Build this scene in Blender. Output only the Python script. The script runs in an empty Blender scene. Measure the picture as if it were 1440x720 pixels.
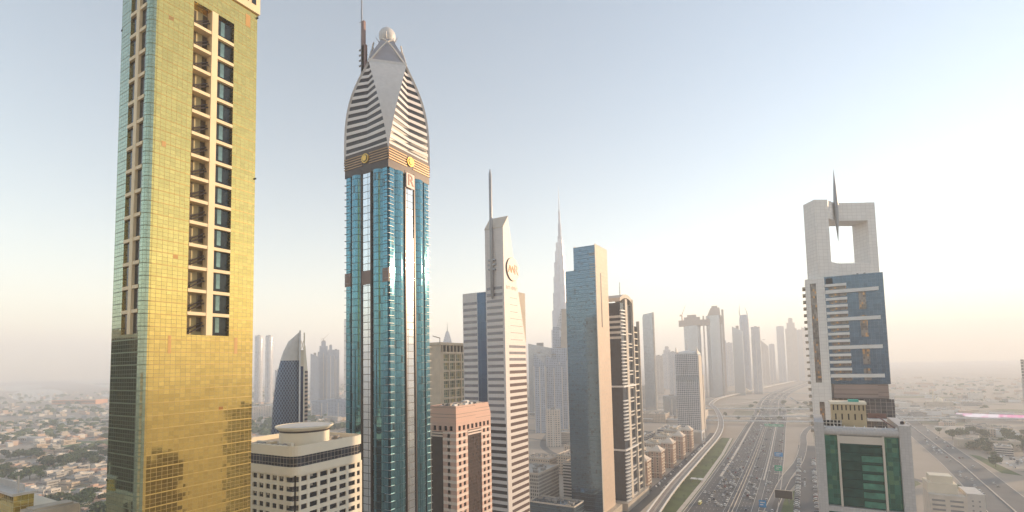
import bpy, math, random
from mathutils import Vector
random.seed(7)
R = math.radians
S = bpy.context.scene
COL = S.collection

# ---------------------------------------------------------------- camera, light, air
cam_d = bpy.data.cameras.new('camera'); cam = bpy.data.objects.new('camera', cam_d); COL.objects.link(cam)
cam_d.sensor_width = 36; cam_d.lens = 17.5; cam_d.shift_y = 104/1440
cam_d.clip_start = .5; cam_d.clip_end = 60000
pitch = math.atan(48/700); yaw = R(30.4); roll = R(1.23)
fw = Vector((-math.sin(yaw)*math.cos(pitch), math.cos(yaw)*math.cos(pitch), math.sin(pitch)))
r0 = Vector((math.cos(yaw), math.sin(yaw), 0)); u0 = r0.cross(fw)
rr = r0*math.cos(roll)-u0*math.sin(roll); uu = u0*math.cos(roll)+r0*math.sin(roll)
from mathutils import Matrix
M3 = Matrix((rr, uu, -fw)).transposed()
cam.matrix_world = Matrix.Translation((0, 0, 150)) @ M3.to_4x4()
S.camera = cam

SUN_AZ, SUN_EL = R(42.1), R(10.95)
w = bpy.data.worlds.new('World'); S.world = w; w.use_nodes = True
nt = w.node_tree; nt.nodes.clear()
sky = nt.nodes.new('ShaderNodeTexSky'); sky.sky_type = 'NISHITA'; sky.sun_disc = False
sky.sun_elevation = SUN_EL; sky.sun_rotation = SUN_AZ
sky.air_density = 1.0; sky.dust_density = 0.0; sky.ozone_density = 0.0; sky.altitude = 150
bg = nt.nodes.new('ShaderNodeBackground'); bg.inputs[1].default_value = .125
out = nt.nodes.new('ShaderNodeOutputWorld')
nt.links.new(sky.outputs[0], bg.inputs[0]); nt.links.new(bg.outputs[0], out.inputs[0])
sl = bpy.data.lights.new('sun', 'SUN'); sl.energy = 5; sl.angle = R(.5); sl.color = (1, .71, .44)
so = bpy.data.objects.new('sun', sl); COL.objects.link(so)
sd = Vector((math.sin(SUN_AZ)*math.cos(SUN_EL), math.cos(SUN_AZ)*math.cos(SUN_EL), math.sin(SUN_EL)))
so.rotation_euler = sd.to_track_quat('Z', 'Y').to_euler()
S.view_settings.view_transform = 'Standard'; S.view_settings.look = 'None'
S.view_settings.gamma = 1; S.view_settings.use_curve_mapping = False
S.view_settings.exposure = 1.2
S.cycles.volume_bounces = 3; S.cycles.max_bounces = 6; S.cycles.use_denoising = True
S.cycles.sample_clamp_indirect = 6

# ---------------------------------------------------------------- mesh helpers
class MB:
    def __init__(s): s.v = []; s.f = []; s.m = []; s.sm = []
    def add(s, vs, fs, m=0, smooth=False):
        b = len(s.v); s.v += [tuple(v) for v in vs]
        for f in fs: s.f.append([b+i for i in f]); s.m.append(m); s.sm.append(smooth)
        return s
    def box(s, x0, x1, y0, y1, z0, z1, m=0):
        vs = [(x, y, z) for z in (z0, z1) for x, y in ((x0, y0), (x1, y0), (x1, y1), (x0, y1))]
        return s.add(vs, [(0,3,2,1), (4,5,6,7), (0,1,5,4), (1,2,6,5), (2,3,7,6), (3,0,4,7)], m)
    def fb(s, face, u0, u1, z0, z1, n0, n1, m=0):     # a box on the X or Y face, n = outwards
        if face == 'X': return s.box(n0, n1, u0, u1, z0, z1, m)
        return s.box(u0, u1, -n1, -n0, z0, z1, m)
    def loft(s, secs, m=0, smooth=False, cap=True, closed=True):
        n = len(secs[0]); vs = [p for q in secs for p in q]; fs = []
        for k in range(len(secs)-1):
            for i in range(n if closed else n-1):
                j = (i+1) % n; fs.append((k*n+i, k*n+j, (k+1)*n+j, (k+1)*n+i))
        s.add(vs, fs, m, smooth)
        if cap: s.add(secs[0], [tuple(range(n))[::-1]], m); s.add(secs[-1], [tuple(range(n))], m)
        return s
    def prism(s, poly, z0, z1, m=0, smooth=False):
        return s.loft([[(x, y, z0) for x, y in poly], [(x, y, z1) for x, y in poly]], m, smooth)
    def tube(s, pts, r, n=8, m=0, smooth=True):
        secs = []
        for i, p in enumerate(pts):
            p = Vector(p); a = Vector(pts[max(i-1, 0)]); b = Vector(pts[min(i+1, len(pts)-1)])
            d = (b-a).normalized(); x = d.cross(Vector((0, 0, 1)) if abs(d.z) < .9 else Vector((1, 0, 0))).normalized(); y = d.cross(x)
            q = r[i] if isinstance(r, (list, tuple)) else r
            secs.append([p+(x*math.cos(2*math.pi*k/n)+y*math.sin(2*math.pi*k/n))*q for k in range(n)])
        return s.loft(secs, m, smooth)
    def lathe(s, prof, c=(0, 0), n=24, m=0, smooth=True, sx=1, sy=1):
        return s.loft([[(c[0]+sx*r*math.cos(2*math.pi*k/n), c[1]+sy*r*math.sin(2*math.pi*k/n), z) for k in range(n)] for r, z in prof], m, smooth)
    def mesh(s, name, mats):
        me = bpy.data.meshes.new(name); me.from_pydata(s.v, [], s.f)
        for q in (mats if isinstance(mats, (list, tuple)) else [mats]): me.materials.append(q)
        me.polygons.foreach_set('material_index', s.m); me.polygons.foreach_set('use_smooth', s.sm)
        me.update(); return me
def link(name, me, parent=None, loc=(0, 0, 0), rz=0):
    o = bpy.data.objects.new(name, me); COL.objects.link(o)
    o.location = loc; o.rotation_euler = (0, 0, rz)
    if parent: o.parent = parent
    return o
def part(name, mb, mats, parent, label=None):
    o = link(name, mb.mesh(name, mats), parent)
    if label: o['label'] = label
    return o
def tag(o, label, cat, group=None, kind=None):
    o['label'] = label; o['category'] = cat
    if group: o['group'] = group
    if kind: o['kind'] = kind
    return o
def root(name, label, cat, loc, group=None, rz=0):
    return tag(link(name, None, None, loc, rz), label, cat, group)
def single(name, mb, mats, label, cat, loc=(0, 0, 0), rz=0, group=None):
    return tag(link(name, mb.mesh(name, mats), None, loc, rz), label, cat, group)
def struct(name, mb, mats):
    o = link(name, mb.mesh(name, mats)); o['kind'] = 'structure'; return o

# ---------------------------------------------------------------- materials
class NB:
    def __init__(s, name):
        s.mat = bpy.data.materials.new(name); s.mat.use_nodes = True; s.t = s.mat.node_tree
        s.b = s.t.nodes['Principled BSDF']; s._tc = None
    def n(s, typ, **kw):
        x = s.t.nodes.new(typ)
        for k, v in kw.items(): setattr(x, k, v)
        return x
    def set(s, inp, v):
        if isinstance(v, bpy.types.NodeSocket): s.t.links.new(v, inp)
        elif isinstance(v, tuple) and len(v) == 3 and len(inp.default_value) == 4: inp.default_value = (*v, 1)
        else: inp.default_value = v
    def math(s, op, a, b=0.0, c=None):
        x = s.n('ShaderNodeMath', operation=op); s.set(x.inputs[0], a); s.set(x.inputs[1], b)
        if c is not None: s.set(x.inputs[2], c)
        return x.outputs[0]
    def mix(s, f, a, b):
        x = s.n('ShaderNodeMix', data_type='RGBA'); s.set(x.inputs[0], f); s.set(x.inputs[6], a); s.set(x.inputs[7], b); return x.outputs[2]
    def co(s):
        if not s._tc: s._tc = s.n('ShaderNodeTexCoord').outputs['Object']
        return s._tc
    def noise(s, scale, detail=3, vec=None, dist=0):
        x = s.n('ShaderNodeTexNoise'); x.inputs['Scale'].default_value = scale; x.inputs['Detail'].default_value = detail
        x.inputs['Distortion'].default_value = dist
        s.t.links.new(vec or s.co(), x.inputs['Vector']); return x.outputs['Fac']
    def ramp(s, v, a, b):
        x = s.n('ShaderNodeMapRange'); s.set(x.inputs[0], v); x.inputs[1].default_value = a; x.inputs[2].default_value = b; return x.outputs[0]
    def uv(s):
        x = s.n('ShaderNodeSeparateXYZ'); s.t.links.new(s.co(), x.inputs[0])
        return s.math('ADD', x.outputs[0], x.outputs[1]), x.outputs[2]
    def white(s, a, b):
        c = s.n('ShaderNodeCombineXYZ'); s.set(c.inputs[0], a); s.set(c.inputs[1], b)
        x = s.n('ShaderNodeTexWhiteNoise', noise_dimensions='2D'); s.t.links.new(c.outputs[0], x.inputs[0]); return x.outputs['Value'], x.outputs['Color']
def col(c, k): return tuple(max(0, min(1, x*k)) for x in c)
def plain(name, c, rough=.7, metal=0, var=.12, scale=.15, streak=False, emit=0):
    b = NB(name)
    nz = b.noise(scale, 5)
    b.set(b.b.inputs['Base Color'], b.mix(b.ramp(nz, .3, .7), col(c, 1-var), col(c, 1+var)))
    b.b.inputs['Roughness'].default_value = rough; b.b.inputs['Metallic'].default_value = metal
    if emit: b.b.inputs['Emission Color'].default_value = (*c, 1); b.b.inputs['Emission Strength'].default_value = emit
    return b.mat
def curtain(name, glass, line, gx=1.5, gz=1.9, lw=.07, metal=.85, rough=.06, var=.12, wav=.02, lmetal=0, oddc=None, odd=0, wscale=.12, floor=0):
    """curtain wall: metallised panes with thin mullions, every pane a little different"""
    b = NB(name); u, z = b.uv()
    us = b.math('DIVIDE', b.math('ADD', u, 1000.03), gx); zs = b.math('DIVIDE', b.math('ADD', z, .017), gz)
    m = b.math('MAXIMUM', b.math('LESS_THAN', b.math('FRACT', us), lw/gx), b.math('LESS_THAN', b.math('FRACT', zs), lw/gz))
    if floor: m = b.math('MAXIMUM', m, b.math('MULTIPLY', b.math('LESS_THAN', b.math('FRACT', b.math('DIVIDE', z, floor)), .3/floor), .75))
    rv, rc = b.white(b.math('FLOOR', us), b.math('FLOOR', zs))
    g = b.mix(rv, col(glass, 1-var), col(glass, 1+var))
    if oddc: g = b.mix(b.math('GREATER_THAN', rv, 1-odd), g, oddc)
    b.set(b.b.inputs['Base Color'], b.mix(m, g, line))
    b.set(b.b.inputs['Metallic'], b.math('MULTIPLY_ADD', m, lmetal-metal, metal))
    b.set(b.b.inputs['Roughness'], b.math('MULTIPLY_ADD', m, .45, b.math('MULTIPLY_ADD', rv, .04, rough)))
    # each pane tilts a hair, and bows
    nrm = b.n('ShaderNodeNewGeometry').outputs['Normal']
    sub = b.n('ShaderNodeVectorMath', operation='SUBTRACT'); b.t.links.new(rc, sub.inputs[0]); sub.inputs[1].default_value = (.5, .5, .5)
    sc = b.n('ShaderNodeVectorMath', operation='SCALE'); b.t.links.new(sub.outputs[0], sc.inputs[0]); sc.inputs[3].default_value = wav
    ad = b.n('ShaderNodeVectorMath', operation='ADD'); b.t.links.new(nrm, ad.inputs[0]); b.t.links.new(sc.outputs[0], ad.inputs[1])
    bp = b.n('ShaderNodeBump'); bp.inputs['Strength'].default_value = .25; bp.inputs['Distance'].default_value = .25
    b.set(bp.inputs['Height'], b.noise(wscale, 2)); b.t.links.new(ad.outputs[0], bp.inputs['Normal'])
    b.t.links.new(bp.outputs[0], b.b.inputs['Normal'])
    return b.mat
def windows(name, wall, glass, gx=3.5, gz=3.6, fx=.55, fz=.5, rough=.15, metal=.3, var=.1, gv=.5):
    """wall with a regular grid of dark panes, for towers too far away to show their depth"""
    b = NB(name); u, z = b.uv()
    us = b.math('DIVIDE', b.math('ADD', u, 1000.3), gx); zs = b.math('DIVIDE', z, gz)
    m = b.math('MULTIPLY', b.math('LESS_THAN', b.math('FRACT', us), fx), b.math('LESS_THAN', b.math('FRACT', zs), fz))
    rv, _ = b.white(b.math('FLOOR', us), b.math('FLOOR', zs))
    g = b.mix(rv, col(glass, 1-gv), col(glass, 1+gv))
    wl = b.mix(b.ramp(b.noise(.06, 4), .3, .7), col(wall, 1-var), col(wall, 1+var))
    b.set(b.b.inputs['Base Color'], b.mix(m, wl, g))
    b.set(b.b.inputs['Metallic'], b.math('MULTIPLY', m, metal))
    b.set(b.b.inputs['Roughness'], b.math('MULTIPLY_ADD', m, rough-.7, .7))
    return b.mat
M = {}
M['sand'] = None
M['asphalt'] = plain('asphalt', (.10, .098, .097), .85, var=.12, scale=.03)
M['asphalt2'] = plain('asphalt_worn', (.155, .15, .145), .85, var=.18, scale=.03)
M['sandy'] = plain('sandy_road', (.42, .33, .25), .9, var=.12, scale=.02)
M['concrete'] = plain('concrete', (.46, .40, .33), .8, var=.12, scale=.08)
M['pale'] = plain('pale_concrete', (.60, .53, .45), .8, var=.08, scale=.1)
M['paint'] = plain('road_paint', (.7, .68, .62), .6)
M['lawn'] = plain('lawn', (.08, .115, .03), .95, var=.35, scale=.05)
M['grass'] = plain('grass_field', (.08, .14, .04), .95, var=.3, scale=.02)
M['white'] = plain('white_panel', (.72, .71, .69), .5, var=.05, scale=.3)
M['offwhite'] = plain('offwhite', (.62, .58, .53), .6, var=.06, scale=.3)
M['cream'] = plain('cream_render', (.76, .68, .54), .7, var=.05, scale=.12)
M['cream2'] = plain('cream_roof', (.50, .43, .34), .8, var=.15, scale=.3)
M['dark'] = plain('dark_glass', (.02, .022, .028), .12, .2, var=.4, scale=.6)
M['darkwarm'] = plain('dark_bronze', (.055, .04, .035), .35, .3, var=.2, scale=.3)
M['steel'] = plain('grey_metal', (.32, .32, .33), .4, .6, var=.1)
M['brownsteel'] = plain('brown_steel', (.22, .13, .11), .5, .3)
M['goldmetal'] = plain('gold_metal', (.75, .45, .10), .3, .8)
M['tire'] = plain('black_rubber', (.02, .02, .02), .8)
M['plant'] = plain('grey_machinery', (.30, .28, .26), .6, var=.3, scale=.8)

def sand_mat():
    b = NB('desert_ground')
    n1 = b.ramp(b.noise(.0016, 6, dist=.6), .35, .65); n2 = b.ramp(b.noise(.012, 5), .38, .62); n3 = b.ramp(b.noise(.0005, 5), .42, .58)
    c = b.mix(n1, (.36, .30, .24), (.48, .40, .32)); c = b.mix(b.math('MULTIPLY', n2, .5), c, (.33, .27, .20)); c = b.mix(b.math('MULTIPLY', n3, .35), c, (.30, .27, .22))
    b.set(b.b.inputs['Base Color'], c); b.b.inputs['Roughness'].default_value = .95
    return b.mat
M['sand'] = sand_mat()

# the air: one even box of haze round everything
bz = NB('haze_air'); bz.t.nodes.remove(bz.b)
pv = bz.n('ShaderNodeVolumePrincipled')
pv.inputs['Color'].default_value = (.955, .97, 1, 1); pv.inputs['Density'].default_value = .00026; pv.inputs['Anisotropy'].default_value = .1
bz.t.links.new(pv.outputs[0], bz.t.nodes['Material Output'].inputs['Volume'])
hz = MB().box(-15500, 15500, -15500, 15500, -1, 885); ho = link('haze', hz.mesh('haze', bz.mat)); ho['kind'] = 'stuff'

# ---------------------------------------------------------------- ground, roads
struct('ground', MB().add([(-15000, -15000, 0), (15000, -15000, 0), (15000, 15000, 0), (-15000, 15000, 0)], [(0, 1, 2, 3)]), M['sand'])
def ribbon(mb, pts, wd, z=None, th=None, m=0):
    P = [Vector(p[:2]) for p in pts]; zs = [(p[2] if len(p) > 2 else 0) if z is None else z for p in pts]
    L = []; Rr = []
    for i in range(len(P)):
        a = P[max(i-1, 0)]; b = P[min(i+1, len(P)-1)]; d = (b-a).normalized(); n = Vector((d.y, -d.x))
        ww = wd[i] if isinstance(wd, (list, tuple)) else wd
        L.append(P[i]-n*ww/2); Rr.append(P[i]+n*ww/2)
    n = len(P)
    if th is None:
        mb.add([(*L[i], zs[i]) for i in range(n)]+[(*Rr[i], zs[i]) for i in range(n)], [(n+i, n+i+1, i+1, i) for i in range(n-1)], m)
    else:
        mb.loft([[(*L[i], zs[i]-th), (*Rr[i], zs[i]-th), (*Rr[i], zs[i]), (*L[i], zs[i])] for i in range(n)], m)
    return mb
def smooth(pts, k=6):
    o = []
    for i in range(len(pts)-1):
        p = [Vector((*pts[max(0, min(len(pts)-1, j))], 0)[:3]) for j in (i-1, i, i+1, i+2)]
        for q in range(k):
            t = q/k; v = .5*((2*p[1])+(p[2]-p[0])*t+(2*p[0]-5*p[1]+4*p[2]-p[3])*t*t+(3*p[1]-p[0]-3*p[2]+p[3])*t**3)
            o.append((v.x, v.y))
    o.append(tuple(pts[-1][:2])); return o
def shift(pts, d):
    P = [Vector(p[:2]) for p in pts]; o = []
    for i in range(len(P)):
        a = P[max(i-1, 0)]; b = P[min(i+1, len(P)-1)]; t = (b-a).normalized(); o.append((P[i].x+t.y*d, P[i].y-t.x*d))
    return o
HW = smooth([(-72, 250), (-72, 540), (-76, 860), (-84, 1200), (-90, 1500), (-110, 2100), (-80, 2700), (60, 4200), (400, 9000)])
struct('highway', ribbon(MB(), HW, 80, .06), M['asphalt2'])
dk = MB()
for a, b in ((-38, -5), (4, 19), (23, 38)):
    c = (a+b)/2; ribbon(dk, shift(HW, c), b-a, .10)
struct('carriageway', dk, M['asphalt'])
mk = MB()
for o_ in (-37, -6, 5, 18, 24, 37): ribbon(mk, shift(HW, o_), .35, .125)
for o_ in (-31.5, -26, -22.5, -19, -15.5, -12, 8.4, 11.6, 14.8, 27.5, 31, 34.5):
    L = shift(HW, o_)
    for i in range(len(L)-1):
        a, b = Vector(L[i]), Vector(L[i+1]); d = (b-a); n = int(d.length/12)
        if a.y > 1000: break
        for k in range(n): ribbon(mk, [a+d*(k/n), a+d*((k+.35)/n)], .18, .125)
struct('road_markings', mk, M['paint'])
md = MB()
for o_ in (-1.6, 1.6): ribbon(md, shift(HW, o_), .5, .95, .85)
for o_ in (21,): ribbon(md, [p for p in shift(HW, o_) if p[1] > 690], 1.6, .3, .3)
ribbon(md, [p for p in shift(HW, -28.5) if p[1] > 690], 3.2, .3, .3)
for o_ in (-40.5, 40.5): ribbon(md, shift(HW, o_), .8, .25, .2)
struct('median_kerb', md, M['pale'])
# service road with parking beside the metro, plaza strip, lawn
struct('service_road', ribbon(MB(), [(-158, 430), (-158, 650), (-160, 830), (-164, 1000), (-170, 1100)], 15, .07), M['asphalt'])
struct('pavement', ribbon(MB(), [(-147.5, 430), (-148, 650), (-150, 830), (-153, 1000)], 4.5, .12, .12), M['pale'])
lw = MB(); lw.add([(-143, 430, .05), (-113.5, 430, .05), (-113.5, 650, .05), (-118, 860, .05), (-126, 1040, .05), (-147, 1040, .05), (-145, 800, .05)], [(0, 1, 2, 3, 4, 5, 6)])
lw.add([(-36, 430, .05), (-14, 430, .05), (-14, 655, .05), (-31, 655, .05)], [(0, 1, 2, 3)])
lw.add([(-21, 780, .05), (-13, 760, .05), (-9, 900, .05), (-12, 1040, .05)], [(0, 1, 2, 3)])
lw.add([(120, 560, .05), (140, 560, .05), (146, 760, .05), (135, 800, .05)], [(0, 1, 2, 3)])
lw.add([(205, 860, .05), (222, 850, .05), (214, 990, .05), (204, 1000, .05)], [(0, 1, 2, 3)])
struct('lawn', lw, M['lawn'])
struct('verge_path', ribbon(MB(), [(-116, 430), (-117, 650), (-121.5, 860), (-130, 1040)], 4.5, .1), M['pale'])
lw = MB()
for cx, cy, a, b in ((260, 880, 30, 16), (340, 1000, 26, 30), (300, 1230, 40, 20), (90, 760, 18, 30), (80, 1000, 16, 40), (420, 1350, 60, 30), (-60, 1560, 30, 20), (-180, 1700, 26, 30), (500, 1800, 80, 50), (330, 2300, 120, 60)):
    lw.add([(cx+a*math.cos(k*.3491)*(1+.2*math.sin(3*k)), cy+b*math.sin(k*.3491)*(1+.2*math.cos(2*k)), .045) for k in range(18)], [tuple(range(18))])
struct('scrub_green', lw, plain('scrub_green', (.15, .16, .08), .95, var=.3, scale=.04))
rp = smooth([(-41, 480), (-36, 600), (-29, 720), (-16, 850), (-11, 1000), (-10, 1150), (8, 1290), (60, 1370)])
struct('slip_road', ribbon(MB(), rp, 10, .14), M['asphalt2'])
rp2 = smooth([(-33, 480), (-31, 620), (-14, 745), (1, 820), (6, 900)])
struct('slip_road', ribbon(MB(), rp2, 9, .18), M['asphalt'])
k2 = MB(); ribbon(k2, shift(rp, 5.4), .7, .4, .35); ribbon(k2, shift(rp, -5.4), .7, .4, .35); struct('kerb', k2, M['pale'])
struct('car_park', ribbon(MB(), [(-6, 430), (-6, 1000)], 25, .09), M['asphalt'])
# far cross roads and the interchange
cr = MB()
for pts, wd in (([(-900, 1500), (-420, 1610), (-150, 1650), (200, 1640), (900, 1600)], 14), ([(-900, 1800), (-300, 1760), (100, 1780), (900, 1700)], 12),
                ([(-240, 1300), (-290, 1500), (-200, 1700), (-60, 1800), (60, 1980)], 9), ([(20, 1350), (90, 1500), (60, 1700), (-20, 1900), (-60, 2200)], 10),
                ([(-60, 1480), (10, 1600), (100, 1680), (170, 1900), (120, 2300)], 9), ([(-900, 1200), (-420, 1225), (-210, 1262)], 12),
                ([(-1200, 2000), (-500, 2050), (-140, 2050), (500, 2000)], 12)):
    ribbon(cr, smooth(pts), wd, .03)
struct('interchange_road', cr, M['asphalt2'])
br = MB()
for pts, wd in (([(-900, 1500), (-420, 1610), (-150, 1650), (200, 1640), (900, 1600)], 14), ([(-900, 1800), (-300, 1760), (100, 1780), (900, 1700)], 12),
                ([(-240, 1300), (-290, 1500), (-200, 1700), (-60, 1800), (60, 1980)], 9), ([(20, 1350), (90, 1500), (60, 1700), (-20, 1900), (-60, 2200)], 10),
                ([(-60, 1480), (10, 1600), (100, 1680), (170, 1900), (120, 2300)], 9), ([(-1200, 2000), (-500, 2050), (-140, 2050), (500, 2000)], 12)):
    for s_ in (-1, 1): ribbon(br, shift(smooth(pts), s_*(wd/2+.5)), 1.3, 1.6, 1.5)
struct('road_barrier_wall', br, M['pale'])
lot = MB()
for x0, x1, y0, y1 in ((-60, -10, 1480, 1620), (-290, -210, 1380, 1480), (20, 110, 1180, 1300), (215, 300, 900, 1000), (310, 400, 1080, 1200), (-420, -330, 1680, 1740), (-20, 40, 1820, 1900), (60, 130, 1450, 1560), (230, 330, 1250, 1380)): lot.add([(x0, y0, .025), (x1, y0+8, .025), (x1+6, y1, .025), (x0+10, y1+6, .025)], [(0, 1, 2, 3)])
struct('paved_lot', lot, M['concrete'])
soil = MB()
for x0, x1, y0, y1 in ((-180, -120, 1480, 1600), (10, 80, 950, 1150), (60, 130, 1050, 1170), (-60, 0, 1700, 1810), (330, 420, 800, 1000), (210, 290, 1400, 1500), (-300, -250, 1580, 1660), (20, 60, 1350, 1420)): soil.add([(x0, y0, .02), (x1, y0-9, .02), (x1+14, y1, .02), (x0-6, y1+12, .02)], [(0, 1, 2, 3)])
struct('dark_soil', soil, plain('scrubby_soil', (.20, .19, .12), .95, var=.3, scale=.03))
cr = MB()
for pts, wd in (([(-600, 1410), (-300, 1400), (-100, 1440), (100, 1560), (300, 1900)], 8), ([(-330, 1700), (-200, 1880), (-100, 2250)], 8), ([(-20, 1420), (-40, 1700), (40, 2000), (150, 2050)], 8)):
    ribbon(cr, smooth(pts), wd, .04)
struct('interchange_road', cr, M['pale'])
# road past the low town on the sunny side
RR = [(152, 400), (163, 640), (176, 900), (186, 1290), (196, 1600), (215, 2400)]
struct('side_highway', ribbon(MB(), RR, 42, .06), M['asphalt2'])
c3 = MB(); ribbon(c3, RR, 1.2, .8, .7); ribbon(c3, shift(RR, 21.5), .8, .25, .2); ribbon(c3, shift(RR, -21.5), .8, .25, .2); struct('kerb', c3, M['pale'])
c4 = MB()
for pts in ([(210, 760), (300, 800), (420, 900), (600, 1000)], [(200, 1180), (320, 1200), (600, 1240)], [(240, 700), (260, 900), (300, 1180)], [(140, 720), (60, 900), (40, 1300)]): ribbon(c4, smooth(pts), 9, .05)
struct('town_road', c4, M['asphalt2'])
# roads of the villa quarter
c5 = MB()
for pts, wd in (([(-260, 700), (-700, 640), (-1400, 520), (-2600, 300)], 12), ([(-330, 1000), (-900, 980), (-1500, 800), (-3000, 560)], 16), ([(-560, 250), (-760, 520), (-1000, 900), (-1300, 1500)], 14),
                ([(-1100, 150), (-1350, 500), (-1700, 900), (-2200, 1500)], 12), ([(-700, 1400), (-1700, 1300), (-3600, 1000)], 22), ([(-300, 700), (-420, 820), (-520, 1100), (-600, 1500)], 12),
                ([(-260, 620), (-330, 800), (-420, 870), (-560, 900)], 10)):
    ribbon(c5, smooth(pts), wd, .05)
struct('villa_road', c5, M['asphalt2'])
gf = MB()
for cx, cy, a, b in ((-1230, 470, 150, 90), (-1700, 640, 160, 100), (-900, 330, 60, 50), (-1020, 730, 70, 40), (-860, 300, 60, 60), (-1900, 1500, 200, 60)):
    gf.add([(cx+a*math.cos(k*.3491)*(1+.2*math.sin(3*k)), cy+b*math.sin(k*.3491)*(1+.2*math.cos(2*k)), .03) for k in range(18)], [tuple(range(18))])
struct('grass_field', gf, M['grass'])
pl = MB()
for cx, cy, a, b in ((-5200, 1500, 1500, 160), (-6500, 2600, 2600, 220), (-8200, 2200, 1800, 200), (-3900, 1500, 500, 60), (-9800, 3600, 2600, 300)):
    pl.add([(cx+a*math.cos(k*.3491), cy+b*math.sin(k*.3491)-.28*a*math.cos(k*.3491), .02) for k in range(18)], [tuple(range(18))])
struct('lagoon_water', pl, plain('still_water', (.10, .13, .15), .15, var=.2, scale=.001))

# ================================================================ metro viaduct
MT = smooth([(-116, 300), (-130, 477), (-137, 598), (-142, 773), (-152, 1036), (-180, 1270), (-230, 1540), (-268, 1706), (-280, 1966), (-257, 2175), (-230, 2400), (-175, 2800), (60, 4400)], 8)
mv = root('metro_viaduct', 'pale concrete metro viaduct on piers curving alongside the wide highway', 'viaduct', (0, 0, 0))
part('deck', ribbon(MB(), MT, 11, 9, 1.6), M['concrete'], mv)
for d in (-5.3, 5.3): part('parapet', ribbon(MB(), shift(MT, d), 1.0, 10.3, 1.3), M['white'], mv)
for d in (-3.2, -1.7, 1.7, 3.2): part('rail', ribbon(MB(), shift(MT, d), .35, 9.25, .2), M['brownsteel'], mv)
acc = 0; last = Vector(MT[0]); pier = None
for p in MT:
    p = Vector(p)
    while (p-last).length > 32 and last.y < 1500:
        last = last+(p-last).normalized()*32
        if pier is None:
            q = MB(); q.tube([(0, 0, 0), (0, 0, 6.2)], 1.1, 12); q.loft([[(-1.2, -1.2, 5.6), (1.2, -1.2, 5.6), (1.2, 1.2, 5.6), (-1.2, 1.2, 5.6)], [(-4.2, -1.3, 7.4), (4.2, -1.3, 7.4), (4.2, 1.3, 7.4), (-4.2, 1.3, 7.4)]])
            pier = q.mesh('pier', M['concrete'])
        link('pier', pier, mv, (last.x, last.y, 0))
st = root('metro_station', 'shell shaped golden metro station on the far viaduct', 'station', (-245, 2420, 0), rz=R(15))
q = MB(); secs = []
for k in range(13):
    t = -1+2*k/12; r = math.sqrt(max(.0004, 1-t*t)); secs.append([(28*r*math.cos(a*math.pi/10), 75*t, 7+17*r*math.sin(a*math.pi/10)) for a in range(11)])
q.loft(secs, 0, True, cap=False, closed=False)
part('shell_roof', q, plain('champagne_shell', (.72, .58, .40), .3, .4), st)
part('concourse', MB().box(-22, 22, -62, 62, 0, 9), M['concrete'], st)
def overpass(pts, wd, z, label):
    o = root('overpass', label, 'overpass', (pts[0][0], pts[0][1], 0)); a0 = Vector((pts[0][0], pts[0][1]))
    P = [(x-a0.x, y-a0.y) for x, y in smooth(pts, 4)]
    part('deck', ribbon(MB(), P, wd, z, 1.4), M['asphalt2'], o)
    for d in (-wd/2, wd/2): part('parapet', ribbon(MB(), shift(P, d), .8, z+1.2, 1.8), M['white'], o)
    acc = 0; pm = MB().box(-.9, .9, -wd*.35, wd*.35, 0, z-1.4).mesh('pier', M['concrete'])
    for i in range(2, len(P)-2, 2):
        link('pier', pm, o, (P[i][0], P[i][1], 0))
overpass([(-700, 1290), (-420, 1320), (-190, 1350), (0, 1420), (300, 1480), (560, 1530), (700, 1540)], 13, 8, 'second flyover crossing the highway just behind the green gantry bridge')
overpass([(-420, 1235), (-175, 1262), (0, 1300), (80, 1330), (240, 1420)], 11, 8, 'first flyover crossing the highway directly behind the green road gantry')
overpass([(-450, 2440), (-207, 2380), (10, 2330), (400, 2260)], 12, 8, 'hazy flyover beside the far golden metro station')
overpass([(-330, 1560), (-120, 1590), (60, 1640), (260, 1730)], 12, 8, 'hazy middle flyover of the interchange between the near and the far crossings')

# ================================================================ gold tower
GX, GY = -152., 64.1
gm = curtain('gold_mirror', (.74, .56, .18), (.28, .20, .06), 1.35, 1.15, .10, .94, .025, .08, .013, .3, (.60, .30, .10), .001, .06, 3.45)
gmt = curtain('sky_tinted_mirror', (.38, .46, .34), (.16, .19, .11), 1.35, 1.15, .10, .93, .03, .08, .007, .3, None, 0, .06, 3.45)  # same gold mirror, tinted green to stand for the blue sky it reflects
creamstone = plain('cream_stone', (.78, .62, .38), .55, var=.06, scale=.2)
g = root('gold_tower', 'tall gold mirror glass skyscraper with dark recessed bays and cream beams', 'skyscraper', (GX, GY, 0))
W_, D_ = 17.6, 31.
a0, a1, b0, b1 = -11.9, -2.6, 11.2, 23.3      # recessed bays on the two faces
c = 2.0
def corner_plan(notch):
    arc = [(-c+c*math.cos(t), c-c*math.sin(t)) for t in [math.pi/2*(1-k/5) for k in range(6)]]   # from -y face round to +x face
    P = [(-W_, 0)]
    if notch: P += [(a0, 0), (a0, 2.6), (a1, 2.6), (a1, 0)]
    P += [(x, y) for x, y in arc]
    if notch: P += [(0, b0), (-2.6, b0), (-2.6, b1), (0, b1)]
    P += [(0, D_), (-W_, D_)]
    return P
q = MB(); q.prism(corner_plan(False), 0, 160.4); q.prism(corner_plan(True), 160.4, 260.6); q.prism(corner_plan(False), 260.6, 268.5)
for i, f in enumerate(q.f):     # street front and rounded corner: reflected sky painted as a greener glass tint
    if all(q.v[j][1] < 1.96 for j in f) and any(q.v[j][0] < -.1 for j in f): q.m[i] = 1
part('mirror_facade', q, [gm, gmt], g)
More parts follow.
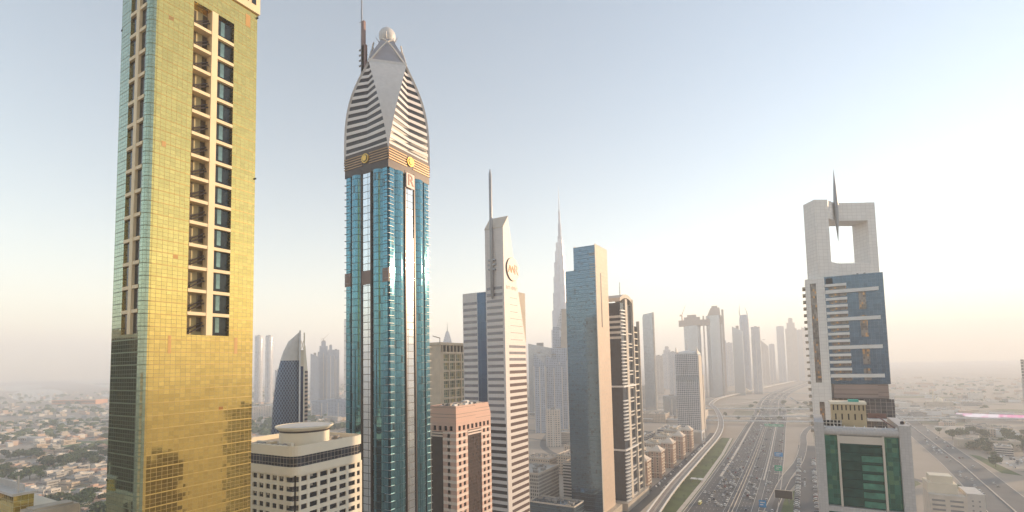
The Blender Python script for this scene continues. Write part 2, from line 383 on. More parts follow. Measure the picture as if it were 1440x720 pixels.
cr_ = part('crown', MB().prism([(-W_-.6, -.6), (.6, -.6), (.6, D_+.6), (-W_-.6, D_+.6)], 268.5, 280), creamstone, g)
wm = MB()
for k in range(12): wm.fb('X', 1.2+k*2.5, 2.6+k*2.5, 271, 277, .55, .75)
for k in range(6): wm.fb('Y', -16.5+k*2.8, -15+k*2.8, 271, 277, .55, .75)
part('crown_window', wm, M['dark'], cr_)
inner = plain('bay_inner_wall', (.40, .33, .16), .5, var=.2, scale=.3)
smoke = plain('smoked_glass', (.03, .035, .035), .08, .55, var=.4, scale=.4)
teal_in = plain('teal_bay_glass', (.16, .24, .22), .1, .5, var=.3, scale=.5)
part('bay_column', MB().fb('X', 16.4, 18.2, 160.4, 260.6, -2.4, .25).fb('Y', -7.9, -6.1, 160.4, 260.6, -2.4, .25), creamstone, g)
n = 15; dz = (260.6-160.4)/n
bX = MB().fb('X', b0+.02, b1-.02, 0, .95, -2.58, .12).mesh('bay_beam', creamstone)
bY = MB().fb('Y', a0+.02, a1-.02, 0, .95, -2.58, .12).mesh('bay_beam', creamstone)
wl = MB().fb('X', b0+.05, 16.35, 0, dz-.95, -2.57, -2.40).mesh('bay_window', inner)
wl2 = MB(); wl2.fb('X', b0+.7, 13.0, .3, dz-1.3, -2.4, -2.2).fb('X', 14.9, 16.2, 1.2, dz-1.3, -2.4, -2.25); wl2 = wl2.mesh('inset_pane', plain('amber_glass', (.10, .07, .03), .15, .5, var=.3))
wr = MB().fb('X', 18.25, b1-.05, 0, dz-.95, -2.57, -1.0).mesh('bay_window', smoke)
wr2 = MB().fb('X', 19.6, 20.8, 1, dz-1.1, -.99, -.9).mesh('inset_pane', teal_in)
diag = MB().tube([(-1.9, b0+.8, 1.4), (-1.5, 16.2, 3.9)], .22, 6).tube([(-1.3, b0+.9, .5), (-.9, 16.2, 2.9)], .22, 6).mesh('diagonal_shade', M['darkwarm'])  # dark rods modelled for the diagonal stair shadows in the recess
wy = MB().fb('Y', a0+.05, -7.95, 0, dz-.95, -2.57, -.5).fb('Y', -6.05, a1-.05, 0, dz-.95, -2.57, -.5).mesh('bay_window', M['dark'])
for i in range(n):
    z = 160.4+i*dz
    if i: link('bay_beam', bX, g, (0, 0, z-.95)); link('bay_beam', bY, g, (0, 0, z-.95))
    o = link('bay_window', wl, g, (0, 0, z)); link('inset_pane', wl2, o); link('diagonal_shade', diag, o)
    o = link('bay_window', wr, g, (0, 0, z)); link('inset_pane', wr2, o)
    link('bay_window', wy, g, (0, 0, z))
opan = plain('orange_panel', (.50, .28, .08), .4)
for f in ((27.0, 28.6, 262.5, 266.5), (6.4, 7.2, 155, 160), (25, 26, 155, 160), (3.5, 4.6, 213, 214.5)): part('patch_panel', MB().fb('X', *f, .02, .06), opan, g)
for x, y, z in ((.1, D_-.1, 267), (-W_-.1, .1, 251), (-W_-.1, .1, 120), (.1, D_-.1, 212)):
    part('camera_box', MB().box(x-.1, x+.45, y-.2, y+.2, z, z+.45).tube([(x-.5, y, z+.2), (x+.1, y, z+.2)], .08, 6), M['tire'], g)

# ================================================================ the tower with the pointed dome
RX, RY = -174.6, 178.9
HS = 15.6
rs = root('pointed_dome_tower', 'teal glass skyscraper with pointed striped dome, white sails and a ball on top', 'skyscraper', (RX-HS, RY+HS, 0))
teal = curtain('teal_curtain_wall', (.12, .29, .35), (.03, .06, .08), 1.5, 3.7, .12, .9, .03, .13, .010, 0, (.09, .16, .18), .03, .05, 3.7)
strip = curtain('pale_strip_glass', (.74, .78, .80), (.10, .09, .08), 5.6, 3.75, .3, .92, .07, .08, .004, 0)
core = plain('dark_core', (.012, .012, .016), .3, .1)
ZT = 250
brl = plain('brown_louvre', (.20, .14, .12), .5)
q = MB().prism([(-HS+.9, -HS+.9), (HS-.9, -HS+.9), (HS-.9, HS-.9), (-HS+.9, HS-.9)], 0, ZT+6)
part('core_wall', q, core, rs)
def rot(p, k):
    x, y = p
    for _ in range(k): x, y = -y, x
    return (x, y)
for k in range(4):
    # local face -Y, u runs -HS..HS ; rotated by k*90
    def arcpoly(u0, u1, n0, bulge, seg=14):
        P = [(u0+(u1-u0)*i/seg, -(HS+n0+bulge*math.sin(math.pi*i/seg)**.8)) for i in range(seg+1)]
        return [rot(p, k) for p in P]
    for (u0, u1) in ((-11.3, -3.9), (3.9, 11.3)):
        P = arcpoly(u0, u1, -.7, 1.9)
        q = MB().loft([[(x, y, 0) for x, y in P], [(x, y, ZT) for x, y in P]], 0, True, cap=False, closed=False)
        q.add([(x, y, ZT) for x, y in P], [tuple(range(len(P)))])
        part('glass_bay', q, teal, rs)
    for (u0, u1) in ((-HS, -11.5), (11.5, HS-.9)):
        if u0 < 0: u0 += .9
        P = [rot(p, k) for p in ((u0, -HS), (u1, -HS), (u1, -HS+1.2), (u0, -HS+1.2))]
        part('corner_glass', MB().prism(P, 0, ZT+1), teal, rs)
    P = [rot(p, k) for p in ((-3.0, -HS+.3), (3.0, -HS+.3), (3.0, -HS+1), (-3.0, -HS+1))]
    part('window_strip', MB().prism(P, 0, ZT+2), strip, rs)
    q = MB()
    for u in (-3.45, 3.45): q.prism([rot(p, k) for p in ((u-.4, -HS-.25), (u+.4, -HS-.25), (u+.4, -HS+1), (u-.4, -HS+1))], 0, ZT+2)
    part('strip_frame', q, M['darkwarm'], rs)
    q = MB()
    for j in range(66):
        z = 3+j*3.74
        for sg in (-1, 1):
            P = ((sg*(HS+.25), -HS-.35), (sg*(HS-3.2), -HS-.35), (sg*(HS-3.2), -HS+.1), (sg*(HS+.25), -HS+.1))
            q.prism([rot(p, k) for p in (P if sg < 0 else P[::-1])], z, z+.16)
    part('sunshade_louvre', q, M['steel'], rs)
    # mechanical storey
    for u0, u1 in ((-HS, -11.4), (-3.1, 3.1), (11.4, HS)) if k == 0 else ():
        q = MB(); q.prism([rot(p, k) for p in ((u0, -HS-.12), (u1, -HS-.12), (u1, -HS+.6), (u0, -HS+.6))], 192, 199)
        part('service_storey', q, brl, rs)
part('cornice', MB().prism([(x*(HS+.1), y*(HS+.1)) for x, y in ((-1, -1), (1, -1), (1, 1), (-1, 1))], ZT, 262.2), M['darkwarm'], rs)
ringm = plain('copper_trim', (.40, .25, .14), .4, .5)
for j in range(5):
    z = 254.2+j*1.35; s_ = HS+.45
    q = MB()
    for k in range(4):
        for u0, u1 in ((-s_, -2.4), (2.4, s_)):
            q.prism([rot(p, k) for p in ((u0, -s_), (u1, -s_), (u1, -HS), (u0, -HS))], z, z+.5)
    part('trim_ring', q, ringm, rs)
for k in range(4):
    def disc(r0_, r1_, n0, n1, zc, sg=1):
        q = MB(); N = 24
        P0 = [(*rot((r1_*math.cos(t), -(HS+n0)), k), zc+r1_*math.sin(t)) for t in [2*math.pi*i/N for i in range(N)]]
        P1 = [(*rot((r1_*math.cos(t), -(HS+n1)), k), zc+r1_*math.sin(t)) for t in [2*math.pi*i/N for i in range(N)]]
        return q.loft([P0, P1])
    e = part('round_emblem', disc(0, 2.5, 0, .9, 257.5), M['goldmetal'], rs)
    part('emblem_face', disc(0, 1.9, .9, .98, 257.5), M['darkwarm'], e)
    part('emblem_boss', disc(0, 1.45, .98, 1.3, 257.5), M['goldmetal'], e)
# dome: 12-point section; a = face middle distance, cc = corner distance on the diagonal
PR = [(257, 15.6, 22.05), (264, 15.6, 22.0), (270, 15.5, 21.9), (276, 15.4, 21.6), (282, 15.2, 20.9), (287, 15.0, 19.9), (292, 14.8, 18.5), (297, 14.5, 16.6), (302, 14.1, 14.3), (306, 13.8, 12.2), (311, 13.3, 9.4)]
def pr(z):
    for (z0, a0_, c0_), (z1, a1_, c1_) in zip(PR, PR[1:]):
        if z <= z1: t = (z-z0)/(z1-z0); return a0_+(a1_-a0_)*t, c0_+(c1_-c0_)*t
    return PR[-1][1:]
def section(z, grow=0.):
    a, cc = pr(z); a += grow; cc += grow*1.2; P = []
    kk = max(0, min(1, (z-257.5)/(311-257.5)))
    for k in range(4):
        P.append(rot((0, -a), k))
        d = cc/math.sqrt(2)
        # kite edge points: chord of width wdt centred on the corner diagonal
        wdt = a*math.sqrt(2)*kk**1.3/2*1.0
        e = (1/math.sqrt(2))
        cx, cy = d, -d
        P.append(rot((cx-wdt*e, cy-wdt*e), k)); P.append(rot((cx+wdt*e, cy+wdt*e), k))
    return P
q = MB(); zs = [257, 260, 264, 268, 272, 276, 280, 284, 288, 292, 296, 300, 304, 308, 311]
q.loft([[(x, y, z) for x, y in section(z, -.45)] for z in zs]); part('dome_wall', q, core, rs)
bandm = plain('pale_band', (.70, .66, .64), .55, var=.05)
for j in range(14):
    z = 261.6+j*3.66
    if z > 309: break
    bh = 1.6; S0, S1 = section(z, -.22), section(z+bh, -.22)
    S0i, S1i = section(z, -.6), section(z+bh, -.6)
    for k in range(4):
        q = MB()
        for ia, ib in ((12+3*k-1, 3*k), (3*k, 3*k+1)):
            ia %= 12; ib %= 12
            A, B, Cc, D = (*S0[ia], z), (*S0[ib], z), (*S1[ib], z+bh), (*S1[ia], z+bh)
            Ai, Bi, Ci, Di = (*S0i[ia], z), (*S0i[ib], z), (*S1i[ib], z+bh), (*S1i[ia], z+bh)
            q.add([A, B, Cc, D, Ai, Bi, Ci, Di], [(0, 1, 2, 3), (3, 2, 6, 7), (1, 0, 4, 5)])
        part('balcony_band', q, bandm, rs)
sail = plain('sail_panel', (.58, .56, .55), .45, var=.06, scale=.5)
for k in range(4):
    q = MB(); secs = []
    for z in zs+[312.5]:
        P = section(min(z, 311), .5); A, B = P[3*k+1], P[3*k+2]
        Pi = section(min(z, 311), -.6); Ai, Bi = Pi[3*k+1], Pi[3*k+2]
        secs.append([(*A, z), (*B, z), (*Bi, z), (*Ai, z)])
    q.loft(secs); part('corner_sail', q, sail, rs)
# cap: overlapping petals, ribs and the ball
def dia(z, r, b=0): return [(*rot((0, -r), k), z) for k in range(4)]
CP = [(311, 13.6), (314, 12.9), (317, 11.6), (320, 9.8), (323, 7.8), (326, 6.0), (329, 4.6)]
part('cap_roof', MB().loft([dia(z, r) for z, r in CP]), plain('cap_metal', (.34, .33, .36), .4, .3), rs)
for k in range(4):
    for sg in (-1, 1):
        a = Vector((*rot((0, -14.0), k), 310.5)); b = Vector((*rot((sg*14.0, 0), k), 310.5))
        pts = []
        for i in range(11):
            t = i/10; p = a.lerp(b, t*.72); h = 310.5+15.5*math.sin(t*math.pi*.5)
            sc_ = 1.0-.28*t; pts.append((p.x*sc_, p.y*sc_, h))
        part('cap_rib', MB().tube(pts, .42, 6), M['offwhite'], rs)
q = MB().lathe([(.1, 337.3), (2, 336.8), (3.4, 335.7), (4.3, 334.2), (4.6, 332.6), (4.3, 330.8), (3.4, 329.2), (2.4, 328)][::-1], n=20); part('finial_ball', q, sail, rs)
for t in (.4, 2.2, 3.9, 5.4):
    part('finial_horn', MB().tube([(4.2*math.cos(t), 4.2*math.sin(t), 328.5), (6.3*math.cos(t), 6.3*math.sin(t), 331.5)], [.35, .08], 5), M['steel'], rs)
ms = root('antenna_mast', 'thin antenna mast with reddish shroud beside the pointed dome', 'antenna', (RX-HS-10.9, RY+HS-8.4, 300))
part('pole', MB().tube([(0, 0, -8), (0, 0, 44), (0, 0, 64)], [.55, .45, .12], 8), M['steel'], ms)
part('shroud', MB().box(.3, 2.2, -.5, .9, 0, 40).box(.3, 3.4, -.5, .9, 0, 26), M['brownsteel'], ms)
for z in (4, 15, 18, 21, 24, 40): part('dish', MB().tube([(-1.6, -.2, z), (.4, -.2, z+.1)], .5 if 10 < z < 30 else .18, 8), M['steel'], ms)
rsn = root('letter_sign', 'pale square sign with a dark letter R below the golden emblem', 'sign', (RX+.3, RY+HS, 247))
part('sign_panel', MB().box(0, .6, -3.3, 2.6, -3.8, 3.8), plain('sign_pink', (.80, .62, .55), .5), rsn)

def text(body, size, loc, parent, mat, rot_e, ext=.1, name='lettering', shear=0, bold=0):
    cu = bpy.data.curves.new(name, 'FONT'); cu.body = body; cu.size = size; cu.extrude = ext; cu.align_x = 'CENTER'; cu.align_y = 'CENTER'; cu.shear = shear; cu.offset = bold
    tmp = bpy.data.objects.new(name, cu); COL.objects.link(tmp); dg = bpy.context.evaluated_depsgraph_get()
    me = bpy.data.meshes.new_from_object(tmp.evaluated_get(dg)); bpy.data.objects.remove(tmp); bpy.data.curves.remove(cu)
    me.materials.clear(); me.materials.append(mat)
    o = link(name, me, parent, loc); o.rotation_euler = rot_e; return o
FX_ = (R(90), 0, R(90)); FY_ = (R(90), 0, 0)
text('R', 8.2, (.72, -.3, 0), rsn, M['brownsteel'], FX_, .08, bold=.08)

# ================================================================ slab tower with mast and round logo
AX, AY = -186.6, 307.9
aw = root('slanted_slab_tower', 'pale slab skyscraper with slanted top, striped windows and vertical mast', 'skyscraper', (AX, AY, 0))
apanel = windows('white_cladding', (.52, .48, .46), (.68, .63, .60), 2.4, 1.25, .96, .93, .5, 0, .04, .03)
grey = plain('grey_strip_glass', (.22, .21, .23), .2, .4, var=.2)
prof = [(0, 0), (0, 250.8), (7.4, 260), (19.3, 210.5), (31, 166), (31, 0)]
q = MB(); q.loft([[(-16, y, z) for y, z in prof], [(0, y, z) for y, z in prof]]); part('slab', q, apanel, aw)
part('roof_edge', MB().loft([[(-16.2, -.2, 250.6), (.2, -.2, 250.6), (.2, -.2, 251.4), (-16.2, -.2, 251.4)], [(-16.2, 7.4, 260.2), (.2, 7.4, 260.2), (.2, 7.4, 261), (-16.2, 7.4, 261)]]), M['pale'], aw)
q = MB().box(-38, -16.02, 1, 33, 0, 204.5); part('side_block', q, apanel, aw)
part('rear_block', MB().box(-26, -2, 20, 35, 0, 205.5), M['concrete'], aw)
part('blue_glass_strip', MB().box(-24.3, -16.6, .6, 1.5, 0, 204), curtain('deep_blue_glass', (.07, .11, .18), (.08, .10, .12), 3.9, 14, .12, .9, .05, .1, .004), aw)
sx = MB().fb('X', 5.5, 30.2, 0, 2.0, .02, .10).mesh('window_strip', grey)
sy = MB().fb('Y', -15.2, -1.6, 0, 2.0, .02, .10).mesh('window_strip', grey)
sl_ = MB().fb('Y', -37.4, -25, 0, 2.0, -.98, -.88).mesh('window_strip', grey)
dkg = plain('dark_strip_glass', (.06, .05, .055), .12, .4, var=.3)
sx2 = MB().fb('X', 5.5, 30.8, 0, 2.3, .02, .10).mesh('window_strip', plain('warm_strip_glass', (.16, .11, .10), .2, .3)); sy2 = MB().fb('Y', -15.2, -.8, 0, 2.3, .02, .10).mesh('window_strip', dkg)
sl2 = MB().fb('Y', -37.4, -25, 0, 2.3, -.98, -.88).mesh('window_strip', dkg)
for j in range(33):
    z = 162-j*4.75
    if z < 2: break
    link('window_strip', sx2 if z < 150 else sx, aw, (0, 0, z)); link('window_strip', sy2 if z < 108 else sy, aw, (0, 0, z)); link('window_strip', sl2 if z < 90 else sl_, aw, (0, 0, z))
for j in range(9):
    z = 167+j*4.75; link('window_strip', sy, aw, (0, 0, z)); 
    if z < 200: link('window_strip', sl_, aw, (0, 0, z))
tw_ = MB()
for j in range(7):
    z = 168+j*5.2; tw_.fb('X', 8, 19 if z > 185 else 26, z, z+.3, .02, .07)
part('panel_joint', tw_, grey, aw)
mast = part('mast', MB().tube([(-9.5, -1.2, 198), (-9.5, -1.2, 200), (-9.5, -1.2, 262), (-9.5, -1.2, 292), (-9.5, -1.2, 296)], [.3, 1.25, 1.2, 1.1, .2], 12), M['steel'], aw)
for z in (219.5, 223, 226.5): part('mast_clamp', MB().box(-12.6, -6.4, -1.9, .05, z, z+1.1), M['steel'], mast)
lg = root('round_logo', 'large round wall sign lettered AWR in gold and red', 'sign', (AX, AY+12.1, 221))
def ydisc(r, n0, n1, N=40): return MB().loft([[(n0, r*math.cos(2*math.pi*i/N), r*math.sin(2*math.pi*i/N)) for i in range(N)], [(n1, r*math.cos(2*math.pi*i/N), r*math.sin(2*math.pi*i/N)) for i in range(N)]])
part('rim', ydisc(8.9, .1, .8), M['darkwarm'], lg); part('face', ydisc(8.6, .8, 1.0), plain('logo_face', (.85, .68, .55), .5, var=.03), lg)
lgold = plain('logo_gold', (.36, .17, .04), .5); text('A', 7.4, (1.1, -5.0, -.6), lg, lgold, FX_, .1, bold=.16); text('W', 7.0, (1.1, -.8, -.6), lg, lgold, FX_, .1, bold=.14); text('R', 10.4, (1.1, 4.4, -.4), lg, plain('logo_red', (.42, .03, .03), .4), FX_, .08, bold=.18)
ws = root('wall_lettering', 'faint row of small letters on the wall under the round logo', 'sign', (AX, AY+10.4, 206.8))
fl = plain('faint_letter', (.50, .33, .25), .5)
for k, (a, h) in enumerate(((-7, 2.6), (-5.2, 2.2), (-3.4, 2.4), (-.4, 2.0), (1.6, 2.6), (3.2, 1.8), (5.0, 2.4), (6.8, 2.2))): part('letter', MB().box(.05, .16, a, a+.45, -h/2, h/2).box(.05, .16, a+.46, a+1.2, h/2-.45, h/2) if k % 3 else MB().box(.05, .16, a, a+.45, -h/2, h/2).box(.05, .16, a+.46, a+1.2, -h/2, -h/2+.45), fl, ws)

def facade(mb, panes, face, us, zs, u0, u1, z0, z1, n0, n1, m=0, mp=0):
    """wall skin with real openings: us/zs lists of (start, end); panes set back"""
    prev = z0
    for a, b in zs+[(z1, z1)]:
        if a > prev: mb.fb(face, u0, u1, prev, a, n0, n1, m)
        prev = b
    for a, b in zs:
        p = u0
        for c_, d_ in us+[(u1, u1)]:
            if c_ > p+1e-3: mb.fb(face, p, c_, a, b, n0, n1-.02, mp)
            p = d_

# ================================================================ cream office block with the drum
CX, CY = -161.8, 117.6
cb = root('cream_office_block', 'cream office block with rounded corners, dark ribbon window and roof drum', 'office building', (CX, CY, 0), rz=R(2))
def rrect(x0, x1, y0, y1, r, n=6):
    P = []
    for cx, cy, a in ((x1-r, y0+r, -90), (x1-r, y1-r, 0), (x0+r, y1-r, 90), (x0+r, y0+r, 180)):
        for k in range(n+1): t = R(a+90*k/n); P.append((cx+r*math.cos(t), cy+r*math.sin(t)))
    return P
q = MB(); w0, w1, d0, d1 = -40, 0, 0, 35
q.prism(rrect(w0, w1, d0, d1, 4), 111.0, 114.0); q.prism(rrect(w0, w1, d0, d1, 4), 117.9, 119.6)
o1 = rrect(w0, w1, d0, d1, 4); i1 = rrect(w0+.5, w1-.5, d0+.5, d1-.5, 3.5); n_ = len(o1)
vs = [(x, y, 119.6) for x, y in o1]+[(x, y, 121.6) for x, y in o1]+[(x, y, 121.6) for x, y in i1]+[(x, y, 119.6) for x, y in i1]
q.add(vs, [(i, (i+1) % n_, n_+(i+1) % n_, n_+i) for i in range(n_)]+[(n_+i, n_+(i+1) % n_, 2*n_+(i+1) % n_, 2*n_+i) for i in range(n_)]+[(2*n_+i, 2*n_+(i+1) % n_, 3*n_+(i+1) % n_, 3*n_+i) for i in range(n_)])
part('fascia', q, M['cream'], cb)
part('ribbon_window', MB().prism(rrect(w0+.5, w1-.5, d0+.5, d1-.5, 3.6), 114, 117.9), curtain('ribbon_glass', (.05, .055, .07), (.30, .26, .21), 1.75, 1.95, .16, .4, .12, .4, .006), cb)
part('roof', MB().prism(rrect(w0+.6, w1-.6, d0+.6, d1-.6, 3.4), 119.61, 119.7), M['cream2'], cb)
wall = MB(); ux = [(3.8, 6.4)]+[(7.6+4.75*k, 11.1+4.75*k) for k in range(5)]+[(31.2, 32.8)]
uy = [(-3.0-3.85*k-2.6, -3.0-3.85*k) for k in range(9)][::-1]
zs_ = [(111.0-3.4*(k+1)+.8, 111.0-3.4*(k+1)+2.7) for k in range(31)][::-1]; zs_ = [z for z in zs_ if z[0] > 4]
facade(wall, None, 'X', ux, zs_, 3.0, 34, 0, 110.98, -1.3, -.8); facade(wall, None, 'Y', uy, zs_, -39, -3.0, 0, 111, -1.3, -.8)
part('wall', wall, M['cream'], cb); part('inner_core', MB().box(-39, -2.2, 2.2, 33.5, 0, 111), M['dark'], cb)
part('corner_glass', MB().prism([(-3.2, 1.6), (-1.6, 3.2), (-3.2, 4), (-4, 3.2)], 0, 111), curtain('corner_mullion_glass', (.05, .05, .055), (.22, .18, .15), .9, 1.7, .12, .3, .1), cb)
for k in range(31):    # rounded ends of the spandrels at the corner recess
    z = 111-3.4*(k+1)+2.7
    if z < 75: break
    part('spandrel_end', MB().lathe([(.75, z), (.75, z+1.4)], (-1.6-.0, 3.0), 10).lathe([(.75, z), (.75, z+1.4)], (-3.0, 1.6), 10), M['cream'], cb)
px_ = [MB().fb('X', a+.05, b-.05, .05, 1.95, -1.5, -1.42).mesh('window', M['dark']) for a, b in ux]
py_ = [MB().fb('Y', a+.05, b-.05, .05, 1.95, -1.5, -1.42).mesh('window', M['dark']) for a, b in uy]
blind = plain('half_drawn_blind', (.35, .31, .25), .7)
cnt = 0
for a, b in zs_[::-1][:7]:
    for k, me in enumerate(px_+py_[-6:]):
        o = link('window', me, cb, (0, 0, a)); cnt += 1
        if random.random() < .22:
            f = 'X' if k < len(ux) else 'Y'; u = (ux+uy[-6:])[k]; link('blind', MB().fb(f, u[0]+.3, (u[0]+u[1])/2, .9, 1.9, -1.42, -1.36).mesh('blind', blind), o)
dx, dy = -179.-CX, 136.-CY
dr = part('roof_drum', MB().lathe([(9.6, 119.7), (9.6, 124.6)], (dx, dy), 40), M['cream'], cb)
part('drum_shadow_gap', MB().lathe([(9.7, 124.6), (9.7, 125.3)], (dx, dy), 40), M['darkwarm'], dr)
part('drum_rim', MB().lathe([(9.8, 125.3), (11.2, 126.4), (11.2, 126.9), (10.7, 126.9), (10.7, 126.6), (.1, 126.65)], (dx, dy), 48, smooth=False), M['cream'], dr)
part('drum_top', MB().lathe([(10.6, 126.62), (10.6, 126.72)], (dx, dy), 40, smooth=False), M['offwhite'], dr)
random.seed(3)
for k in range(26):
    x = random.uniform(-36, -3); y = random.uniform(2.5, 32)
    if (x-dx)**2+(y-dy)**2 < 130: continue
    l = random.uniform(2, 6); a = MB().box(x, x+1.2, y-l/2, y+l/2, 119.7, 120.3+random.random()*.8) if k % 2 else MB().box(x-l/2, x+l/2, y, y+1.3, 119.7, 120.4+random.random()*.9)
    part('roof_machine', a, M['plant'] if k % 3 else M['cream'], cb)
for k in range(10):
    part('roof_beam', MB().box(-4.5-.0, -1.2, 14+k*1.8, 14.6+k*1.8, 120.6, 121.0), M['cream'], cb); part('roof_beam', MB().box(-38+k*3, -36.4+k*3, 1.2, 4.4, 120.6, 121.0), M['cream'], cb)

# ================================================================ pink stone block
BX, BY = -174.4, 231.7
pink = plain('pink_stone', (.62, .40, .32), .6, var=.06, scale=.15); pink2 = plain('pale_pink_stone', (.74, .60, .52), .6, var=.05, scale=.15)
bb = root('pink_stone_office', 'pink and brown stone office block with dark curtain wall bays', 'office building', (BX, BY, 0))
zz = [(110.6-4.0*k-2.3, 110.6-4.0*k) for k in range(27)][::-1]
wl_ = MB()
UX = [(2.2, 4.6), (6.6, 9.0), (27.4, 29.8), (31.8, 34.2)]; UY = [(-4.6, -2.2), (-8.8, -6.4)]
facade(wl_, None, 'X', UX[:2], zz, 0, 11.2, 0, 111.6, -1, 0, 0, 1); facade(wl_, None, 'X', UX[2:], zz, 25.6, 36.3, 0, 111.6, -1, 0, 0, 1)
facade(wl_, None, 'Y', UY, zz, -9.8, -1.01, 0, 111.6, -1, 0, 0, 1)
TX = [(2.2+4.25*k, 4.6+4.25*k) for k in range(8)]; TY = [(-17+4*k, -14.6+4*k) for k in range(4)]
facade(wl_, None, 'X', TX, [(112.2, 115.0)], 0, 36.3, 111.62, 117, -1, 0, 1, 1); facade(wl_, None, 'Y', TY, [(112.2, 115.0)], -19, -1.01, 111.62, 117, -1, 0, 1, 1)
part('wall', wl_, [pink2, pink], bb)
fm = MB().loft([[(-19, 0, 117.01), (0, 0, 117.01), (0, 36.3, 117.01), (-19, 36.3, 117.01)], [(-19, 0, 120), (0, 0, 120), (0, 36.3, 120), (-19, 36.3, 120)], [(-19, 0, 125.6), (0, 0, 125.6), (0, 34, 125.6), (-19, 34, 125.6)]])
part('fascia', fm, windows('banded_pink_stone', (.66, .43, .34), (.50, .30, .24), 60, 1.9, 1.0, .14, .6, 0, .05), bb)
pa = MB()
for f in ((-19, -18.4, 0, 34), (-.6, 0, 0, 34), (-18.4, -.6, 0, .6), (-18.4, -.6, 33.4, 34)): pa.box(*f, 125.6, 126.5)
part('parapet', pa, pink, bb)
part('inner_core', MB().box(-18.8, -1.4, 1.4, 36, 0, 117), M['dark'], bb)
cw = curtain('bronze_curtain', (.10, .07, .065), (.05, .035, .03), 1.2, 1.95, .14, .55, .15, .3, .008)
part('curtain_bay', MB().fb('X', 11.25, 25.55, 0, 108.5, -1.4, -.5), cw, bb); part('curtain_bay', MB().fb('Y', -18.9, -9.85, 0, 108.5, -1.4, -.5), M['darkwarm'], bb)
for z in (108.6, 110.2): part('bay_ledge', MB().fb('X', 11.25, 25.55, z, z+.9, -1.4, .25), pink2, bb); part('bay_ledge', MB().fb('Y', -18.9, -9.85, z, z+.9, -1.4, .25), pink2, bb)
bx_ = [MB().fb('X', a+.03, b-.03, .03, 2.27, -1.35, -.6).mesh('window', M['dark']) for a, b in UX]; by_ = [MB().fb('Y', a+.03, b-.03, .03, 2.27, -1.35, -.6).mesh('window', M['dark']) for a, b in UY]
for a, b in zz[::-1][:15]:
    for k, me in enumerate(bx_+by_):
        o = link('window', me, bb, (0, 0, a))
        if random.random() < .3:
            f = 'X' if k < 4 else 'Y'; u = (UX+UY)[k]; link('blind', MB().fb(f, u[0]+.2, u[1]-.2, 1.2, 2.2, -.6, -.52).mesh('blind', blind), o)
for k, (a, b) in enumerate(TX): part('top_window', MB().fb('X', a, b, 112.2, 115, -1.35, -.6), M['dark'], bb)
for k in range(44):
    x = random.uniform(-17, -2); y = random.uniform(2, 31); s_ = random.uniform(1, 2.6)
    part('roof_machine', MB().box(x, x+s_, y, y+s_*1.5, 125.6, 126.2+random.random()*1.3), (M['plant'], M['white'], M['concrete'])[k % 3], bb)

# ================================================================ gridded block behind
gb = root('gridded_block', 'beige framed block with gridded green windows behind the pink building', 'office building', (-282, 352, 0))
frm = plain('beige_frame', (.60, .49, .36), .65); q = MB(); 
gxs = [(5.5+9.3*k, 13.2+9.3*k) for k in range(5)]
facade(q, None, 'X', gxs, [(170-9.4-8.2*k-6.6, 170-9.4-8.2*k) for k in range(17)][::-1], 2, 52, 0, 162.5, -1.2, 0)
q.box(-30, 0, 0, 2, 0, 171); q.box(-30, 0, 50, 52, 0, 171); q.box(-30, .6, -1, 53, 168.5, 171)
part('frame', q, frm, gb)
part('glazing', MB().box(-28, -1.25, 2, 50, 0, 161.5), curtain('greenish_grid_glass', (.30, .36, .26), (.45, .38, .27), 3.1, 3.4, .5, .6, .12, .5, .01, 0, (.65, .55, .25), .15), gb)
for k in range(9): part('roof_column', MB().fb('X', 4+5.3*k, 5.4+5.3*k, 162.5, 168.5, -1.4, -.2), frm, gb)
part('roof_core', MB().box(-24, -8, 8, 46, 161.5, 168.5), M['darkwarm'], gb)
part('roof_crane', MB().tube([(-3, 4, 171), (-3, 4, 175), (-3, -6, 176.5)], .35, 6), M['darkwarm'], gb)

# ================================================================ teal slab
TX_, TY_ = -169.3, 449.2
tb = root('teal_glass_slab', 'tall slab tower with teal glass front and beige side with a dark slot', 'skyscraper', (TX_, TY_, 0))
tg = curtain('slate_teal_glass', (.13, .21, .28), (.07, .10, .13), 1.6, 1.9, .08, .82, .08, .12, .006, 0, (.08, .11, .14), .06, .08, 3.8)
bs = windows('flecked_beige_glass', (.62, .48, .37), (.55, .43, .33), 2.3, 3.8, .40, .6, .3, .2, .04, .15)
part('glass_front', MB().box(-22.3, -.3, 0, 1.6, 0, 263).box(-32, -22.32, .8, 2.4, 0, 240.5), tg, tb)
part('upper_body', MB().box(-22, 0, 1.62, 34.5, 0, 263.2), bs, tb); part('lower_wing', MB().box(-32, -22.05, 2.42, 34, 0, 240.2), bs, tb)
part('edge_fin', MB().box(-.28, .25, -.25, 1.6, 0, 264), M['pale'], tb)
part('slot', MB().fb('X', 12.5, 15.2, 184, 237.5, .01, .16), M['darkwarm'], tb)
part('parapet', MB().box(-22.3, -21.7, 1.62, 34.5, 263.2, 264.4).box(-.5, .02, 1.62, 34.5, 263.2, 264.4), M['pale'], tb)
for k in range(9): part('sky_terrace', MB().fb('Y', -5.8, -.7, 255-k*1.0 if k < 3 else 251.5-k*2.4, 255.4-k*1.0 if k < 3 else 252.1-k*2.4, .02, .25), M['concrete'], tb)
part('podium', MB().box(-34, 5, -4, 40, 0, 9), M['cream2'], tb)

